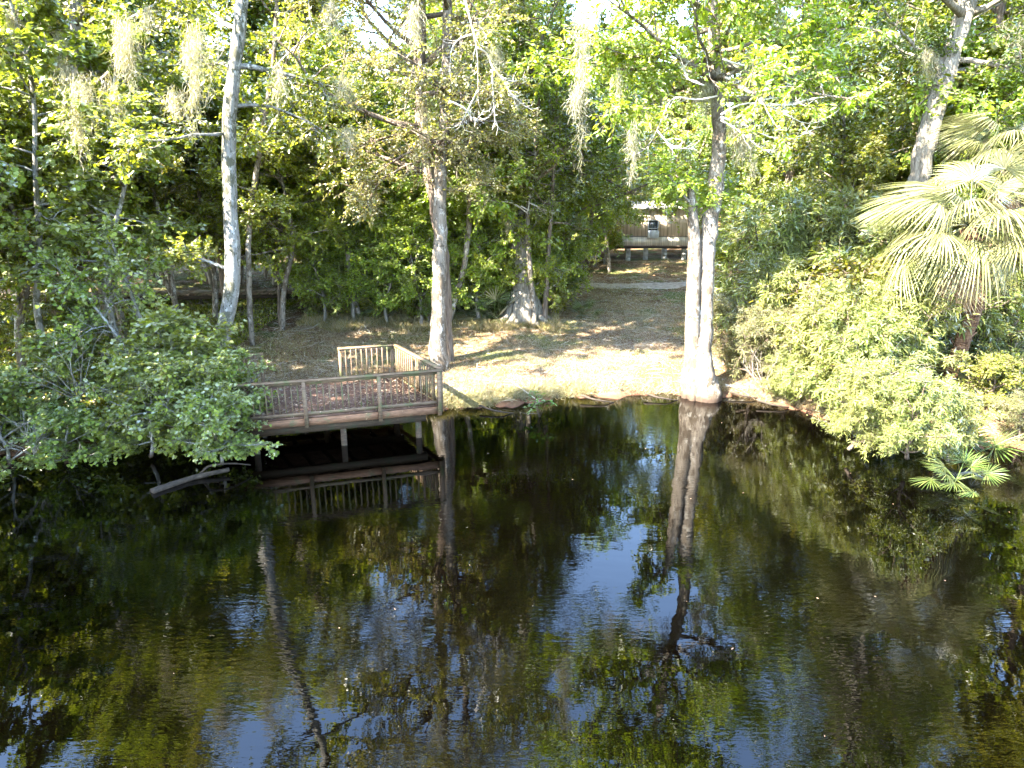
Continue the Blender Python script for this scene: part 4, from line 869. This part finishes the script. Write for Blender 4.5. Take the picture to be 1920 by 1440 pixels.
for q, (px, py) in enumerate([(1400, 745), (1455, 762), (1240, 748), (1120, 752), (930, 772)]):
    p = at_z(px, py, .05); g = G(220+q); a = g.uniform(-.6, .6)
    log('exposed_root', [p+np.array([-.5, .25, .12]), p+np.array([-.15, 0, .06]), p+np.array([.2, -.12, .03+a*.03]), p+np.array([.55, .05, -.06])], .035,
        ['dark root along the waterline just right of the twin trunk', 'dark root under the right-bank brush edge', 'dark root at the waterline just left of the twin trunk', 'dark root at the waterline below the middle of the sunlit bank', 'dark root in the sedge nearer the deck'][q], 'root', g=g)
stump(1268, 660, .5, .11, .16, 'small dark stump on sunlit grass left of the twin trunk')
stump(1236, 684, .45, .07, .09, 'smallest dark stump nub nearer the water')
p = at_z(1388, 520, 1.1); s = Soup(); s.box(p+np.array([0, 0, .35]), (.07, .07, .5)); s.box(p+np.array([0, 0, .86]), (.085, .085, .015)); tag(link('post', s.mesh('post', p), M['deck_dark'], None, p), 'short dark post at the shaded right edge of the lawn', 'post')
# green seedling over the water
p = at_z(1012, 770, .2); s = Soup(); g = G(180); ctr = []
for q in range(7):
    a = g.uniform(0, 6.28); e_ = p+np.array([math.cos(a)*.35, math.sin(a)*.3-.1, .15+.35*g.rand()]); s.tube([p-np.array([0, 0, .25]), (p+e_)/2+np.array([0, 0, .1]), e_], [.01, .008, .004], 3)
    ctr.append(e_)
sd_ = empty('seedling', p, 'bright green seedling sprouting over the water edge', 'plant'); kid('stem', s.mesh('stem', p), M['bark_brown'], sd_)
s = Soup(); C_ = np.repeat(np.array(ctr), 9, 0)+g.normal(0, .07, (63, 3)); s.tpl('oval', C_, rand_unit(g, 63)*np.array([1, 1, .3]), np.array([0, 0, 1.])+rand_unit(g, 63)*.4, g.uniform(.12, .2, 63), .06)
kid('leaves', s.mesh('leaves', p), M['leaf_fresh'], sd_)
# floating specks
s = Soup(); g = G(181); n_ = 70; Q = np.stack([g.uniform(-14, 13, n_), g.uniform(6, 20, n_), np.full(n_, .006)], -1)
Q = Q[Q[:, 1] < np.interp(Q[:, 0], SH[:, 0], SH[:, 1])-.3]; n_ = len(Q)
s.tpl('diamond', Q, rand_unit(g, n_)*np.array([1, 1, .02]), np.tile([0, 0, 1.], (n_, 1)), g.uniform(.02, .06, n_), g.uniform(.01, .03, n_))
tag(link('floating_leaves', s.mesh('floating_leaves'), M['litter']), 'tiny leaf specks drifting on the dark water', 'floating leaves', kind='stuff')

# ------------------------------------------------------------------ ground cover (stuff)
def cover(name, label, n, xr, yr, mat, L, W, up, seed, tpl='strap', mask=None, dens=None):
    g = G(seed); x = g.uniform(*xr, n); y = yr[0]+(yr[1]-yr[0])*g.uniform(0, 1, n)**1.5
    sh = y-np.interp(x, SH[:, 0], SH[:, 1]); k = sh > .0
    if mask: k &= mask(x, y, sh)
    if dens: k &= g.uniform(0, 1, n) < dens(x, y)
    x, y = x[k], y[k]; n = len(x); Q = np.stack([x, y, gz(x, y)-.005], -1)
    D = norm(rand_unit(g, n)*np.array([1, 1, .3 if up > .1 else .06])+np.array([0, 0, up])); N = rand_unit(g, n) if up > .5 else norm(np.array([0, 0, 1.])+rand_unit(g, n)*.35)
    if up <= .5: Q[:, 2] += .012
    s = Soup(); s.tpl(tpl, Q, D, N, g.uniform(*L, n), g.uniform(*W, n)); tag(link(name, s.mesh(name), M[mat]), label, name.replace('_', ' '), kind='stuff')
patch = lambda x, y: np.clip(.5+.9*np.sin(x*.9+.6*np.sin(y*.5))*np.sin(y*.45+1.3*np.sin(x*.35)), .05, 1)
cover('grass', 'sparse short green and straw grass over the lawn', 260000, (-16, 20), (20, 47), 'grass', (.05, .14), (.006, .014), 1.2, 190, dens=patch)
cover('dry_grass', 'dry straw-coloured grass matted on the sunlit bank', 170000, (-9, 9), (20, 34), 'straw', (.08, .22), (.005, .012), .35, 191, dens=lambda x, y: 1.1-patch(x, y))
cover('leaf_litter', 'brown leaf litter scattered under the trees', 120000, (-24, 22), (17, 46), 'litter', (.04, .1), (.02, .05), .05, 192, tpl='diamond')
edge = lambda x, y, sh: (sh < .55)
cover('bank_grass', 'ragged grass and dead stems along the lip of the bank', 60000, (-3, 12), (18, 23), 'straw', (.12, .42), (.008, .016), .6, 193, mask=edge)
cover('bank_sedge', 'dark ragged sedge hanging over the water right of the deck', 26000, (-2.6, 2.6), (20, 22.6), 'grass', (.2, .5), (.008, .016), .35, 197, mask=lambda x, y, sh: sh < .7)
cover('bank_weeds', 'green weeds fringing the thicket behind the deck', 40000, (-9, 2), (28, 31.5), 'grass', (.15, .4), (.012, .022), 1.0, 194, mask=lambda x, y, sh: (y > 28.6+.4*np.sin(x*2)))
cover('undergrowth', 'low tangled undergrowth on the floor of the left thicket', 60000, (-24, -10.3), (17.5, 34), 'leaf_wood', (.08, .18), (.04, .08), .9, 195, tpl='oval', dens=lambda x, y: .35+.6*patch(x*1.7, y*1.7))
cover('fallen_twigs', 'thin fallen twigs strewn over the lawn and bank', 5000, (-16, 16), (19, 42), 'dead_twig', (.15, .6), (.012, .022), .05, 196, tpl='twig')
for k, p in P.items():
    if k not in used: print('unused', k)
